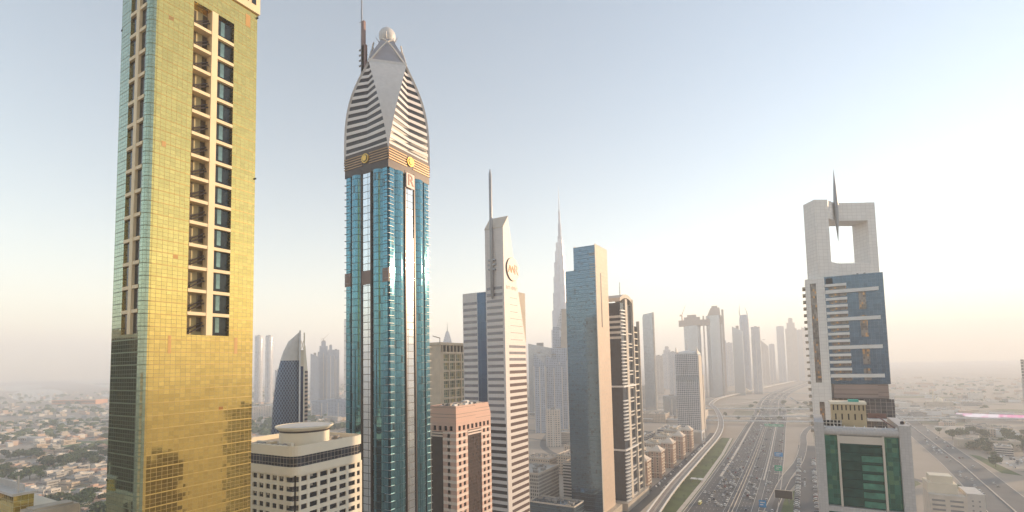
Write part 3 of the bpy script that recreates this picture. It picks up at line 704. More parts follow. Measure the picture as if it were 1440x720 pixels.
# ================================================================ dark tower with white balconies
HX, HY = -163.7, 504.1
hb = root('banded_balcony_tower', 'dark apartment tower with white curved balconies and arched roof', 'apartment tower', (HX, HY, 0))
dkb = curtain('charcoal_glass', (.02, .028, .045), (.015, .018, .025), 2.2, 3.6, .1, .1, .1, .3, .006)
part('core', MB().box(-16, -.5, 0, 22, 0, 212).box(-16, -2, 22, 44, 0, 212), dkb, hb)
part('rear_core', MB().box(-16, -2.5, 44.1, 64, 0, 190), dkb, hb)
q = MB(); secs = []
for k in range(13):
    t = k/12; y = -1+46*t; secs.append([(-17, y, 213+8.5*math.sin(math.pi*(.12+.76*t))-3), (0, y, 213+8.5*math.sin(math.pi*(.12+.76*t))-3), (0, y, 213+8.5*math.sin(math.pi*(.12+.76*t))+1), (-17, y, 213+8.5*math.sin(math.pi*(.12+.76*t))+1)])
q.loft(secs); part('arched_roof', q, M['pale'], hb)
for y0, y1, zt in ((14, 21, 217), (40.5, 43, 219), (63.6, 64.8, 196)): part('pillar', MB().box(-3, .6, y0, y1, 0, zt), M['pale'], hb)
part('pillar', MB().box(-17.2, -15.5, -.6, 1, 0, 214), M['pale'], hb)
def balc(y0, y1, bulge, x0=-.5, h=1.15):
    P = [(x0, y0)]+[(x0+.5+bulge*math.sin(math.pi*(.1+.8*i/8)), y0+(y1-y0)*i/8) for i in range(9)]+[(x0, y1)]
    return MB().prism(P, 0, h)
m1 = balc(-.6, 13.8, 2.4, -.9).mesh('balcony', M['white']); m2 = balc(21.2, 40.3, 1.4, -2).mesh('balcony', M['offwhite']); m3 = balc(46, 63, 1.8, -2.6).mesh('balcony', M['cream'])
k = 0
for j in range(57):
    z = 4+3.62*j
    if j in (15, 16, 17, 30, 31, 32, 33, 47): 
        if j in (15, 33): part('ring_band', MB().box(-16.4, .9, -1, 43, z, z+1.8), M['white'], hb)
        continue
    if z < 206 and k < 99: link('balcony', m1, hb, (0, 0, z)); k += 1
for j in range(24): link('balcony', m2, hb, (0, 0, 8+j*7.3+(3.6 if j % 2 else 0)))
for j in range(25): link('balcony', m3, hb, (0, 0, 7+j*7.3))
for j in range(5): part('front_band', MB().fb('Y', -15.5, -.6, 196-j*5.5, 198.5-j*5.5, .02, .9), M['offwhite'], hb)
part('roof_mast', MB().tube([(-6, 18, 216), (-6, 18, 236)], [.6, .3], 6), M['steel'], hb)
part('podium', MB().box(-20, 3, -8, 70, 0, 8), M['concrete'], hb)

# ================================================================ row of five ornate mid-rises
labels5 = ['nearest ornate mid-rise of the row, beside the dark balcony tower', 'second ornate mid-rise of the row counted from the dark balcony tower', 'middle ornate mid-rise in the row of five along the viaduct', 'fourth ornate mid-rise of the row counted from the dark balcony tower', 'last ornate mid-rise of the row, beside the chequered tower']
terra = plain('terracotta_wall', (.48, .30, .21), .7, var=.08); roofm = plain('pale_pyramid_roof', (.66, .56, .46), .7)
parts5 = {}
def midrise():
    P = []
    q = MB().box(-13, 0, 0, 15, 0, 32).box(-45, -13.05, 1.5, 40, 0, 30); P.append(('wall', q.mesh('wall', [windows('ornate_wall', (.55, .43, .33), (.08, .07, .07), 3.2, 3.3, .45, .5)])))
    q = MB()
    for u in (.4, 6.6, 12.8): q.fb('X', u, u+1.8, 0, 33, .02, .9); q.fb('Y', -u-1.8, -u, 0, 33, .02, .9)
    P.append(('pilaster', q.mesh('pilaster', terra)))
    q = MB().box(-14, 1.4, -1.4, 16, 32.05, 34).box(-13.6, 1, -1, 15.6, 26, 26.9).box(-13.6, 1, -1, 15.6, 6, 7); P.append(('cornice', q.mesh('cornice', roofm)))
    q = MB().loft([[(-12.5, .5, 34.02), (.2, .5, 34.02), (.2, 14.5, 34.02), (-12.5, 14.5, 34.02)], [(-8, 5.5, 39), (-5, 5.5, 39), (-5, 9.5, 39), (-8, 9.5, 39)]]); P.append(('pyramid_roof', q.mesh('pyramid_roof', roofm)))
    q = MB().box(-44, -15, 3, 39, 30.02, 30.8).box(-30, -25, 12, 20, 30.8, 34).box(-40, -36, 25, 30, 30.8, 33.5)
    for k in range(14): x = -42+26*((k*37) % 17)/17; y = 4+32*((k*53) % 19)/19; q.box(x, x+2, y, y+2.5, 30.8, 32.2)
    P.append(('flat_roof', q.mesh('flat_roof', M['cream2'])))
    for j in range(8):
        for u in (2.6, 8.8): P.append(('balcony', MB().fb('X', u, u+3.6, 2.2+j*3.7, 3.4+j*3.7, .02, 1.3).mesh('balcony', M['cream'])))
    return P
P5 = midrise()
for k, (x, y) in enumerate(((-167.5, 590), (-167, 655), (-167.5, 722), (-168, 790), (-168.5, 858))):
    o = root('ornate_midrise', labels5[k], 'apartment block', (x, y, 0), 'row of five ornate mid-rises along the viaduct')
    for nm, me in P5: link(nm, me, o)
    sc_ = 1.0+.02*k; o.scale = (1, 1.15, sc_)

# ================================================================ chequered tower
kb = root('chequered_tower', 'grey chequered glass tower with two roof horns beside the curving viaduct', 'skyscraper', (-191.5, 1083.2, 0))
ck = windows('chequered_glass', (.52, .50, .50), (.16, .19, .23), 3.8, 3.9, .72, .66, .12, .6, .05)
part('grid_body', MB().box(-23, -.4, 0, 38, 0, 163).box(-45.6, -23.6, 0, 38, 0, 163), ck, kb); part('centre_seam', MB().box(-23.6, -23, .6, 37, 0, 163), M['dark'], kb)
part('blue_band', MB().box(-45.8, -.2, -.2, 38.2, 108, 117), curtain('bluish_band', (.30, .34, .38), (.3, .33, .36), 3.8, 3.9, .4, .8, .1), kb)
part('side_spine', MB().box(-6, 2, 38.1, 46, 0, 118).box(-6, 1.2, 46.1, 52, 0, 96).box(-.38, .8, 2, 36, 0, 160), M['pale'], kb)
for x in (-45, -3.4):
    part('roof_horn', MB().loft([[(x, 0, 163), (x+3, 0, 163), (x+3, 38, 163), (x, 38, 163)], [(x+.8, 0, 178), (x+2, 0, 178), (x+2, 12, 170), (x+.8, 12, 170)]]), M['offwhite'], kb)
part('roof_vault', MB().tube([(-41, 12, 164), (-24, 12, 166), (-6, 12, 164)], [4, 5, 4], 12), M['white'], kb)
pk = root('framed_garage', 'small white building with a big frame at the foot of the chequered tower', 'building', (-168, 952, 0))
part('body', MB().box(-18, -1, 0, 30, 0, 20), M['concrete'], pk); q = MB()
for f in ((0, 30, 0, 4), (0, 30, 18, 22)): q.fb('X', *f, -.98, .6)
for f in ((0, 5, 4.01, 17.99), (25, 30, 4.01, 17.99)): q.fb('X', *f, -.98, .6)
part('frame', q, M['white'], pk); part('screen', MB().fb('X', 12, 18, 6, 16, -.98, -.5), M['dark'], pk)

# ================================================================ the gate-topped tower
QX, QY = 10.7, 306.8
ch = root('gate_topped_tower', 'white tower with open square gate top, hanging spindle and blue glass face', 'skyscraper', (QX, QY, 0))
wst = curtain('white_stone', (.80, .77, .73), (.58, .55, .52), 2.4, 1.8, .09, 0, .5, .035, 0, 0)
blue = curtain('steel_blue_glass', (.12, .17, .23), (.10, .13, .17), 1.7, 1.8, .05, .8, .10, .12, .010, 0)
part('blue_face', MB().box(0, 24.9, 0, 1.2, 136.2, 192), blue, ch)
part('body', MB().box(-5, 24, 1.22, 26, 0, 191), plain('tower_back_wall', (.35, .33, .33), .6), ch)
q = MB().box(-8.8, -.02, -.8, 20, 116, 191.5); q.loft([[(-8.8, -.8, 110), (-3.5, -.8, 110), (-3.5, 12, 110), (-8.8, 12, 110)], [(-8.8, -.8, 115.9), (-.02, -.8, 115.9), (-.02, 12, 115.9), (-8.8, 12, 115.9)]]); q.box(-8.8, -5, -.8, 12, 0, 109.9)
part('white_column', q, wst, ch)
speck = curtain('speckled_bronze_glass', (.26, .24, .23), (.12, .11, .1), .8, 1.2, .1, .6, .15, .5, .01, 0, (.60, .36, .18), .12)
part('column_window', MB().fb('Y', -6.6, -3.9, 137, 189, .8, .86).fb('Y', -5.6, -3.4, 117, 127, .8, .86), speck, ch)
ls = MB().fb('Y', .1, 22.6, 0, 1.8, .02, 1.5).mesh('long_ledge', M['white']); ss = MB().fb('Y', .1, 9.4, 0, 1.35, .02, 1.5).mesh('short_ledge', M['white'])
rc = MB().fb('Y', 1.6, 9.2, -1.6, -.1, .01, .1).mesh('recess_window', speck)
for j in range(14):
    z = 186.6-j*3.62; lng = j % 4 == 1
    link('long_ledge' if lng else 'short_ledge', ls if lng else ss, ch, (0, 0, z)); link('recess_window', rc, ch, (0, 0, z))
for z0, z1 in ((174, 183), (160, 171), (146, 156), (138, 144)): part('dark_pane_group', MB().fb('Y', 14.3, 17.3, z0, z1, .012, .06), speck, ch)
bl = MB().box(-10.2, -8.82, 0, 5, 0, 1.0).box(-10.2, -8.82, 5.6, 10, 0, 1).mesh('side_balcony', M['concrete'])
for j in range(22): link('side_balcony', bl, ch, (0, 0, 111+j*3.6))
brm = plain('brown_louvre_wall', (.30, .23, .20), .6, var=.06)
part('service_band', MB().box(1, 23.8, .1, 1.2, 129, 136), windows('brown_louvres', (.34, .27, .24), (.27, .2, .18), 30, 1.1, 1, .3, .6, 0), ch)
part('lower_dark_block', MB().box(0, 25.6, -1.5, 1.2, 0, 128.9), curtain('lower_dark_glass', (.13, .13, .14), (.32, .28, .25), 2.2, 1.9, .16, .6, .12, .3, .008), ch)
part('white_canopy', MB().box(14, 22, -6, -1.6, 118.4, 119.4), M['white'], ch)
# gate top: turned a little from the body
gt = link('gate_top', None, ch, (-2.3, -.1, 0), R(34))
def gp(name, mb, m=wst): return part(name, mb, m, gt)
gp('left_leg', MB().prism([(0, 0), (7.4, 0), (7.4, 9), (0, 9)], 191.5, 234.0))
gp('right_leg', MB().prism([(33, 4.5), (37.6, 4.5), (37.6, 16), (33, 16)], 188, 234.0))
gp('top_beam', MB().prism([(7.42, .1), (15.5, 5.4), (32.98, 4.52), (32.98, 15.9), (15.5, 16), (7.42, 8.9)], 224, 233.9))
gp('lower_beam', MB().prism([(7.42, .1), (15.5, 5.4), (32.98, 4.52), (32.98, 15.9), (15.5, 16), (7.42, 8.9)], 188, 200.5))
part('roof_slot', MB().fb('Y', .6, 3.6, 187.8, 191, -.3, .9), M['dark'], ch)
q = MB().tube([(14.6, 3.4, z) for z in (252, 242, 232, 222, 212)], [.05, .7, 1.2, .8, .05], 12)
part('hanging_spindle', q, M['steel'], gt)
for k in range(4): part('roof_machine', MB().box(13+k*1.5, 13.9+k*1.5, 6, 8, 191.2, 192.9+.4*(k % 2)), M['plant'], ch)
for k in range(14): part('parapet_post', MB().box(15.9+k*1.2, 16.1+k*1.2, 6, 6.3, 200.51, 201.3), wst, gt)

# ================================================================ stone framed office in front of it
OX, OY = 1.7, 233.
ob = root('stone_framed_office', 'grey stone framed office block with green glass front and stepped bays', 'office building', (OX, OY, 0))
gst = curtain('grey_stone_tiles', (.52, .49, .47), (.40, .37, .35), 1.0, 1.0, .05, 0, .6, .05, 0, 0)
part('stone_column', MB().box(0, 3.1, -1, 30, 0, 124.6), gst, ob); part('stone_column', MB().box(26.6, 30, -1, 30, 0, 124.2), gst, ob)
gg_ = curtain('green_glass', (.07, .22, .18), (.05, .12, .10), 1.5, 1.7, .05, .85, .06, .35, .03, 0, (.14, .30, .20), .2)
part('green_glass_wall', MB().box(3.12, 26.58, 1.6, 3, 0, 119.6), gg_, ob); part('body', MB().box(3.12, 26.58, 3.02, 29.5, 0, 119), M['concrete'], ob)
q = MB(); secs = []
for x in (3.11, 26.59): secs.append([(x, -.6+1.3*(1-math.cos(t))-.2, 121.2+1.6*math.sin(t)) if True else 0 for t in [R(a) for a in range(-90, 91, 20)]]+[(x, 3, 122.8), (x, 3, 119.7)])
q.loft(secs); part('top_beam', q, gst, ob)
part('low_beam', MB().box(3.12, 26.58, -.8, 1.5, 90.6, 92.6), gst, ob)
fr = part('bay_frame', MB().box(7.3, 8.0, -.9, 1.5, 92.7, 120).box(21.3, 22.0, -.9, 1.5, 92.7, 120).box(8.01, 21.29, -.9, 1.5, 116.8, 119.6), M['pale'], ob)
dgl = plain('deep_green_glass', (.03, .09, .08), .08, .6, var=.4, scale=.3); lgl = plain('bright_green_glass', (.09, .27, .21), .08, .6, var=.4, scale=.3)
for j in range(7):
    z = 93.1+j*3.38
    part('bay_window', MB().box(8.05, 14.6, .2, 1.55, z, z+2.5), dgl, ob); part('bay_window', MB().box(14.7, 21.25, .0, 1.55, z, z+2.3), lgl if j < 6 else dgl, ob)
    part('floor_edge', MB().box(8.05, 21.25, -.2, 1.55, z+2.55, z+3.3), dgl, ob)
for k in range(8): part('parapet_lamp', MB().loft([[(3.5+k*3.2+a, -.1+b, 122.7) for a, b in ((-.35, -.35), (.35, -.35), (.35, .35), (-.35, .35))], [(3.5+k*3.2+a, -.1+b, 123.7) for a, b in ((-.03, -.03), (.03, -.03), (.03, .03), (-.03, .03))]]), M['white'], ob)
ph = part('penthouse', MB().box(6.4, 18.2, 13.5, 22, 119, 130.6), plain('ochre_render', (.56, .44, .27), .7), ob)
part('penthouse_roof', MB().box(5.9, 18.5, 13, 22.5, 130.6, 131.6), M['cream'], ph)
for k in range(8): part('penthouse_slot', MB().fb('Y', 7+k*1.45, 7.45+k*1.45, 128.2, 130.3, -13.48, -13.4), M['darkwarm'], ph)
for k in range(5): part('penthouse_slot', MB().fb('Y', 7.6+k*2.2, 8.1+k*2.2, 124.4, 126.8, -13.48, -13.4), M['darkwarm'], ph)
part('teal_tarpaulin', MB().box(12.5, 16, 14, 18, 131.62, 132.5), plain('teal_sheet', (.08, .40, .32), .6), ph)
part('lattice_screen', MB().box(3.3, 9.6, 9, 9.4, 119, 124.5), windows('lattice', (.66, .60, .52), (.03, .03, .03), 1.25, 1.3, .75, .75), ob)
part('diagonal_truss', MB().loft([[(21.5, 14, 126), (22.3, 14, 126), (22.3, 14.8, 126), (21.5, 14.8, 126)], [(27.6, 4, 121), (28.4, 4, 121), (28.4, 4.8, 121), (27.6, 4.8, 121)]]).box(19, 25, 16, 17, 125, 127), M['brownsteel'], ob)
part('roof_tank', MB().lathe([(.7, 124.3), (.7, 125.2), (.1, 125.4)], (28.5, 5), 12), M['darkwarm'], ob)

# ================================================================ white slotted block and rest of the sunny side
wb = root('slotted_white_block', 'white block with long horizontal slots beside the green glass office', 'office building', (72, 468, 0))
part('wall', MB().box(0, 20.6, 0, 26, 0, 50), plain('warm_white_wall', (.66, .60, .52), .7), wb); part('east_wing', MB().box(20.62, 30, .4, 24, 0, 52.5), M['offwhite'], wb)
part('roof_storey', MB().box(0, 17, 6, 24, 50.01, 57).box(2, 15, 8, 20, 57.01, 62), M['cream'], wb)
sw = MB().fb('Y', 1.2, 8.5, 0, 1.3, .02, .12).fb('Y', 11.2, 18.4, 0, 1.3, .02, .12).mesh('slot_window', M['steel']); sw2 = MB().fb('Y', 23, 24, 0, 1.1, -.38, -.3).fb('Y', 26.6, 27.6, 0, 1.1, -.38, -.3).mesh('porthole', M['steel'])
for j in range(14): link('slot_window', sw, wb, (0, 0, 45.5-j*3.3)); link('porthole', sw2, wb, (0, 0, 47-j*3.3))

# ================================================================ curved lattice tower
pkx, pky = -382.2, 282.
pt = root('curved_lattice_tower', 'curved dark blue lattice tower with white pointed cap and tall white fin', 'skyscraper', (pkx, pky, 0), rz=R(53)); pt.scale = (.78, .8, 1)
lat = NB('diagonal_lattice'); u, z = lat.uv()
sx_ = lat.n('ShaderNodeSeparateXYZ'); lat.t.links.new(lat.co(), sx_.inputs[0])
d1_ = lat.math('FRACT', lat.math('DIVIDE', lat.math('ADD', lat.math('MULTIPLY', sx_.outputs[0], 1.4), lat.math('MULTIPLY_ADD', sx_.outputs[2], 1, 900)), 4.2))
d2_ = lat.math('FRACT', lat.math('DIVIDE', lat.math('SUBTRACT', lat.math('MULTIPLY_ADD', sx_.outputs[2], 1, 900), lat.math('MULTIPLY', sx_.outputs[0], 1.4)), 4.2))
mm = lat.math('MAXIMUM', lat.math('LESS_THAN', d1_, .2), lat.math('LESS_THAN', d2_, .2))
lat.set(lat.b.inputs['Base Color'], lat.mix(mm, (.035, .05, .09), (.20, .25, .32))); lat.b.inputs['Metallic'].default_value = .5; lat.b.inputs['Roughness'].default_value = .28
def lens(z):
    k = max(0, min(1, z/182)); wd = 28*max(.0, 1-k**5)**.6+.4; dp = 13*(.35+.65*(1-k**2)); return wd, dp
q = MB(); cap_ = MB(); A_, B_ = [], []
for i in range(23):
    z = 182*i/22; wd, dp = lens(z); sec = [(-wd*math.sin(math.pi*t/14), -dp*math.cos(math.pi*t/14), z) for t in range(15)]
    A_.append(sec)
q.loft([[(x, y, min(z, 168-20*0-(.55*(-x) if z > 100 else 0)*0)) for x, y, z in s_] for s_ in A_ if s_[0][2] <= 158], 0, True)
part('lattice_shell', q, lat.mat, pt)
cap_.loft([[(x*1.01, y*1.01, z) for x, y, z in s_] for s_ in A_ if s_[0][2] >= 157], 0, True); part('white_cap', cap_, M['offwhite'], pt)
part('tall_fin', MB().box(.02, 1.6, -12, 10, 0, 183), M['white'], pt); part('blue_slot', MB().box(1.62, 4.4, -11, 8, 0, 152), plain('navy_glass', (.03, .05, .12), .15, .5), pt)
part('front_fin', MB().box(4.42, 5.8, -12, 10, 0, 181), M['cream'], pt); part('fin_bridge', MB().box(1.62, 4.4, -11, 8, 152.1, 166), M['cream'], pt)
part('cross_brace', MB().tube([(1.8, -11, 166.5), (4.4, -11, 174)], .35, 6).tube([(4.4, -11, 166.5), (1.8, -11, 174)], .35, 6), M['cream'], pt)
part('banded_side', MB().prism([(5.85, -9), (9.0, -5), (9.0, 8), (5.85, 10)], 0, 148), windows('banded_side', (.50, .38, .30), (.05, .05, .07), 30, 3.4, 1, .5), pt)
part('side_curve', MB().loft([[(5.85, -9, 148), (8.8, -5, 148), (8.8, 8, 148), (5.85, 10, 148)], [(5.85, -6, 170), (6.4, -4, 170), (6.4, 6, 170), (5.85, 8, 170)]]), M['cream'], pt)

# ================================================================ the very tall stepped spire
bj = root('tallest_stepped_tower', 'pale super-tall stepped tower tapering into a needle, dissolving in haze', 'skyscraper', (-812, 1773, 0), rz=R(75))
bjm = plain('silver_fluted_wall', (.52, .54, .60), .4, .2, .1, .05)
def wing(L, wd, z0, z1, ang):
    P = [(0, -wd), (L-wd, -wd)]+[(L-wd+wd*math.cos(R(a)), wd*math.sin(R(a))) for a in range(-75, 76, 25)]+[(L-wd, wd), (0, wd)]
    c_, s_ = math.cos(ang), math.sin(ang); return MB().prism([(x*c_-y*s_, x*s_+y*c_) for x, y in P], z0, z1)
for k in range(3):
    q = MB(); ang = R(120*k); zprev = 0; Ls = [56, 50, 44, 39, 34, 30, 26, 21.5, 17]; 
    zt = [95+k*28, 175+k*28, 255+k*26, 330+k*26, 400+k*26, 465+k*24, 525+k*22, 575+k*16, 615+k*10]
    for L, z1 in zip(Ls, zt):
        w_ = wing(L, 11-.4*Ls.index(L), zprev, z1, ang); q.add(w_.v, w_.f); zprev = z1+.01
    part('stepped_wing', q, bjm, bj)
part('central_core', MB().lathe([(12, 0), (11, 560), (9, 600), (9, 650), (6.5, 650.1), (6.5, 700), (4.2, 700.1), (4.2, 750), (2.2, 750.1), (1.6, 800), (.3, 853)], n=16), bjm, bj)

# ================================================================ hazy towers
tint = {'s': windows('silver_tower_wall', (.62, .61, .62), (.36, .38, .42), 4.2, 3.9, .7, .6), 'b': windows('beige_tower_wall', (.66, .58, .50), (.32, .30, .29), 4.5, 3.8, .55, .5),
        'd': windows('slate_tower_wall', (.42, .46, .53), (.24, .28, .34), 4, 4, .6, .55), 'g': curtain('far_glass', (.42, .47, .52), (.30, .32, .34), 4, 4, .3, .75, .15)}
def tower(name, label, x, y, zt, w_, d_, mt='s', top='flat', grp=None, rz=None, cat='skyscraper'):
    rz = math.atan2(-x, y) if rz is None else rz
    o = root(name, label, cat, (x, y, 0), grp, rz); a, b = w_/2, d_/2
    if top == 'slant': q = MB().loft([[(-a, -b, 0), (a, -b, 0), (a, b, 0), (-a, b, 0)], [(-a, -b, zt), (a, -b, zt*.93), (a, b, zt*.93), (-a, b, zt)]])
    elif top == 'step': q = MB().box(-a, a, -b, b, 0, zt*.84).box(-a*.72, a*.72, -b*.72, b*.72, zt*.84, zt*.93).box(-a*.4, a*.4, -b*.4, b*.4, zt*.93, zt)
    elif top == 'peak': q = MB().box(-a, a, -b, b, 0, zt*.85).loft([[(-a, -b, zt*.85), (a, -b, zt*.85), (a, b, zt*.85), (-a, b, zt*.85)], [(-a, -b, zt), (-a*.8, -b, zt), (-a*.8, b, zt), (-a, b, zt)]])
    elif top == 'round': q = MB().lathe([(a, 0), (a, zt*.97), (a*.9, zt)], n=20, sy=b/a)
    else: q = MB().box(-a, a, -b, b, 0, zt)
    part('wall', q, tint[mt], o)
    if top != 'slant' and top != 'round': part('vertical_fin', MB().box(-a-.6, -a+1.2, -b-.8, -b+1, 0, zt*.84).box(a-1.2, a+.6, -b-.8, -b+1, 0, zt*.84).box(-1.2, 1.2, -b-.8, -b+.2, 0, zt*.83), M['offwhite'], o)
    part('roof_plant', MB().box(-a*.3, a*.3, -b*.3, b*.3, zt*.93 if top == 'slant' else zt, zt+3), M['plant'], o)
    return o
tower('twin_tower', 'western tower of the hazy pair between the gold tower and the lattice tower', -2190, 1401, 308, 36, 34, 's', 'round')
tower('twin_tower', 'eastern tower of the hazy pair, close to the curved lattice tower', -2083, 1382, 302, 32, 32, 's', 'round')
tower('hazy_block', 'low hazy block at the foot of the pair of far towers', -1650, 1130, 148, 20, 25, 'd', 'slant')
tower('cluster_tower', 'lowest slab of the bluish cluster, next to the curved lattice tower', -1577, 1230, 205, 30, 30, 'd', 'slant')
o = tower('cluster_tower', 'tallest stepped tower of the bluish cluster, with a crane on its roof', -1597, 1285, 253, 41, 36, 'd', 'step')
tower('cluster_tower', 'stepped tower of the bluish cluster just behind its tallest one', -1565, 1292, 236, 27, 30, 'd', 'step')
tower('cluster_tower', 'flat topped tower of the bluish cluster, next to the pointed dome tower', -1591, 1339, 221, 24, 30, 'd')
tower('needle_tower', 'very thin hazy tower against the edge of the pointed dome tower', -2036, 1774, 396, 13, 13, 's')
tower('low_block', 'low hazy block under the pair of far towers', -1426, 925, 40, 50, 40, 'b', cat='building')
tower('low_block', 'low grey block below the bluish cluster', -1300, 1040, 52, 60, 40, 'd', cat='building')
tower('low_block', 'low blue-grey block beside the pointed dome tower, under the cluster', -1190, 1010, 60, 60, 40, 'd', cat='building')
sm = root('pyramid_spire_tower', 'hazy pyramid topped tower with a needle above the gridded block', 'skyscraper', (-1104, 1422, 0), rz=R(38))
part('wall', MB().box(-20, 20, -20, 20, 0, 215).loft([[(-20, -20, 215), (20, -20, 215), (20, 20, 215), (-20, 20, 215)], [(-5, -5, 272), (5, -5, 272), (5, 5, 272), (-5, 5, 272)]]), tint['s'], sm)
part('needle', MB().tube([(0, 0, 272), (0, 0, 304)], [2, .4], 6), M['steel'], sm); part('side_tower', MB().box(20.1, 45, -10, 15, 0, 190), tint['s'], sm)
tower('slanted_block', 'pale blue-grey block with slanted roofline behind the striped slab tower', -686, 1334, 209, 70, 60, 'g', 'slant')
tower('peaked_tower', 'smaller slate tower with a raking peak behind the striped slab tower', -506, 978, 172, 24, 24, 'd', 'peak')
tower('peaked_tower', 'larger slate tower with a raking peak and pale window dots', -489, 1016, 168, 36, 26, 'd', 'peak')
tower('speckled_block', 'beige speckled block at the foot of the peaked slate towers', -404, 830, 66, 26, 20, 'b', cat='building')
tb2 = root('raked_crown_tower', 'slate tower with a raked crown in front of the tallest stepped tower', 'skyscraper', (-524, 1135, 0), rz=R(24.8))
part('wall', MB().box(-20, -4, -16, 16, 0, 240).box(-3.9, 20, -14, 18, 0, 214), tint['d'], tb2)
part('light_side', MB().loft([[(-3.8, -15.5, 150), (20, -15.5, 150), (20, -14.1, 150), (-3.8, -14.1, 150)], [(4, -15.5, 284), (20, -15.5, 284), (20, -14.1, 284), (4, -14.1, 284)]]), M['concrete'], tb2)
part('crown', MB().loft([[(-10, -12, 240), (20, -12, 214.1), (20, 14, 214.1), (-10, 14, 240)], [(2, -12, 284), (20, -12, 284), (20, 14, 284), (2, 14, 284)]]), tint['s'], tb2)
tower('dark_shaft', 'dark shaft tower beside the edge of the teal slab', -487, 1042, 184, 34, 30, 'd')
M_o = root('rounded_slab_tower', 'pale slab tower with a rounded top edge beyond the dark balcony tower', 'skyscraper', (-363, 1352, 0), rz=R(15))
part('wall', MB().loft([[(-15, -15, 0), (15, -15, 0), (15, 15, 0), (-15, 15, 0)], [(-15, -15, 268), (15, -15, 268), (15, 15, 268), (-15, 15, 268)], [(-13, -15, 276), (14, -15, 281), (14, 15, 281), (-13, 15, 276)]]), tint['g'], M_o)
part('edge_column', MB().tube([(13, -15, 0), (13, -15, 280)], 2.6, 10), M['pale'], M_o); part('podium', MB().box(-30, 30, -25, 25, 0, 20), M['pale'], M_o)
far = [('b', 'flat', -584, 2328, 175, 36, 'broad hazy block just right of the rounded slab tower'), ('s', 'step', -639, 2726, 224, 50, 'stepped hazy block behind the rounded slab tower'),
 ('s', 'flat', -500, 2243, 188, 38, 'hazy block directly behind the chequered tower, facing the rounded slab'), ('b', 'flat', -402, 1446, 80, 24, 'slim beige block at the base of the rounded slab tower'),
 ('g', 'flat', -330, 1440, 52, 46, 'low glass block between the rounded slab tower and the chequered tower'),
 ('s', 'step', -387, 2975, 275, 36, 'stepped hazy tower right behind the twin bridge towers'), ('s', 'flat', -372, 3077, 245, 36, 'flat hazy tower peeping out beside the twin bridge towers'),
 ('b', 'peak', -207, 3293, 261, 44, 'raking hazy tower beyond the horned tower'), ('s', 'flat', -172, 3395, 237, 30, 'slim hazy tower beyond the horned tower'),
 ('s', 'flat', -130, 3597, 353, 42, 'flat topped tower of the farthest group in the haze'), ('b', 'step', -70, 3599, 400, 62, 'tallest stepped tower of the farthest group in the haze'),
 ('s', 'flat', -26, 3700, 330, 36, 'narrow tower next to the tallest of the farthest group'), ('b', 'slant', 8, 3900, 357, 44, 'faint slanted tower of the farthest group, by the gate-topped tower'),
 ('b', 'flat', 242, 868, 142, 16, 'narrow beige tower cut by the picture edge above the town')]
for mt, tp, x, y, zt, w_, lb in far: tower('hazy_tower', lb, x, y, zt, w_, w_*.8, mt, tp)
# twin towers with the sky bridge
conc = plain('raw_concrete', (.44, .37, .32), .75)
tw = root('bridge_twin_towers', 'two curved hazy towers joined by a heavy bridge slab under construction', 'skyscraper', (-352, 2171, 0), rz=R(9))
part('shaft', MB().lathe([(34, 0), (33, 200), (34, 292)], (-48, 0), 24, sy=.7), tint['g'], tw); part('shaft', MB().lathe([(34, 0), (33, 200), (34, 330)], (40, 0), 24, sy=.7), tint['g'], tw)
part('bridge_slab', MB().box(-100, 72, -20, 20, 292.1, 316), conc, tw)
part('crown', MB().box(-78, -16, -18, 18, 316.1, 328).box(-66, -30, -12, 12, 328.1, 338), conc, tw); part('crown', MB().loft([[(12, -16, 330), (62, -16, 330), (62, 16, 330), (12, 16, 330)], [(26, -12, 362), (60, -12, 362), (60, 12, 362), (26, 12, 362)]]).box(30, 52, -10, 10, 362.1, 370), conc, tw)
part('hoist_mast', MB().box(-6, 0, -30, -26, 0, 330).box(66, 74, -27, -20, 0, 352), conc, tw)
def crane(label, x, y, z, h, rz, s=1):
    o = root('tower_crane', label, 'crane', (x, y, z), rz=rz)
    part('mast', MB().box(-1*s, 1*s, -1*s, 1*s, 0, h), M['brownsteel'], o); part('jib', MB().tube([(-8*s, 0, h-1), (0, 0, h), (24*s, 0, h+24*s)], [.9*s, .9*s, .4*s], 6), M['brownsteel'], o)
    part('counterweight', MB().box(-10*s, -7*s, -1.4*s, 1.4*s, h-4*s, h), conc, o)
crane('thin crane on the western shaft of the bridge towers', -440, 2171, 316, 26, R(80), 1.8)
crane('small crane on top of the tallest cluster tower', -1597, 1285, 253, 10, R(60), .8)
hn = root('horned_tower', 'slender hazy tower crowned with two curved horns between two slabs', 'skyscraper', (-232, 2489, 0), rz=R(5))
part('wall', MB().lathe([(20, 0), (20, 330), (17, 348), (9, 352)], n=18, sy=.8), tint['d'], hn)
for sg in (-1, 1): part('horn', MB().tube([(sg*15, 0, 345), (sg*15.5-3, 0, 365), (sg*10-5, 0, 385 if sg > 0 else 402)], [2.6, 2, .5], 6), M['steel'], hn)
tower('slab_tower', 'pale hazy slab standing before the horned tower', -241, 2287, 288, 38, 30, 'g', 'slant', rz=R(0))
tower('slab_tower', 'grey hazy slab just beyond the horned tower on the highway side', -180, 2393, 288, 34, 30, 's', rz=R(0))

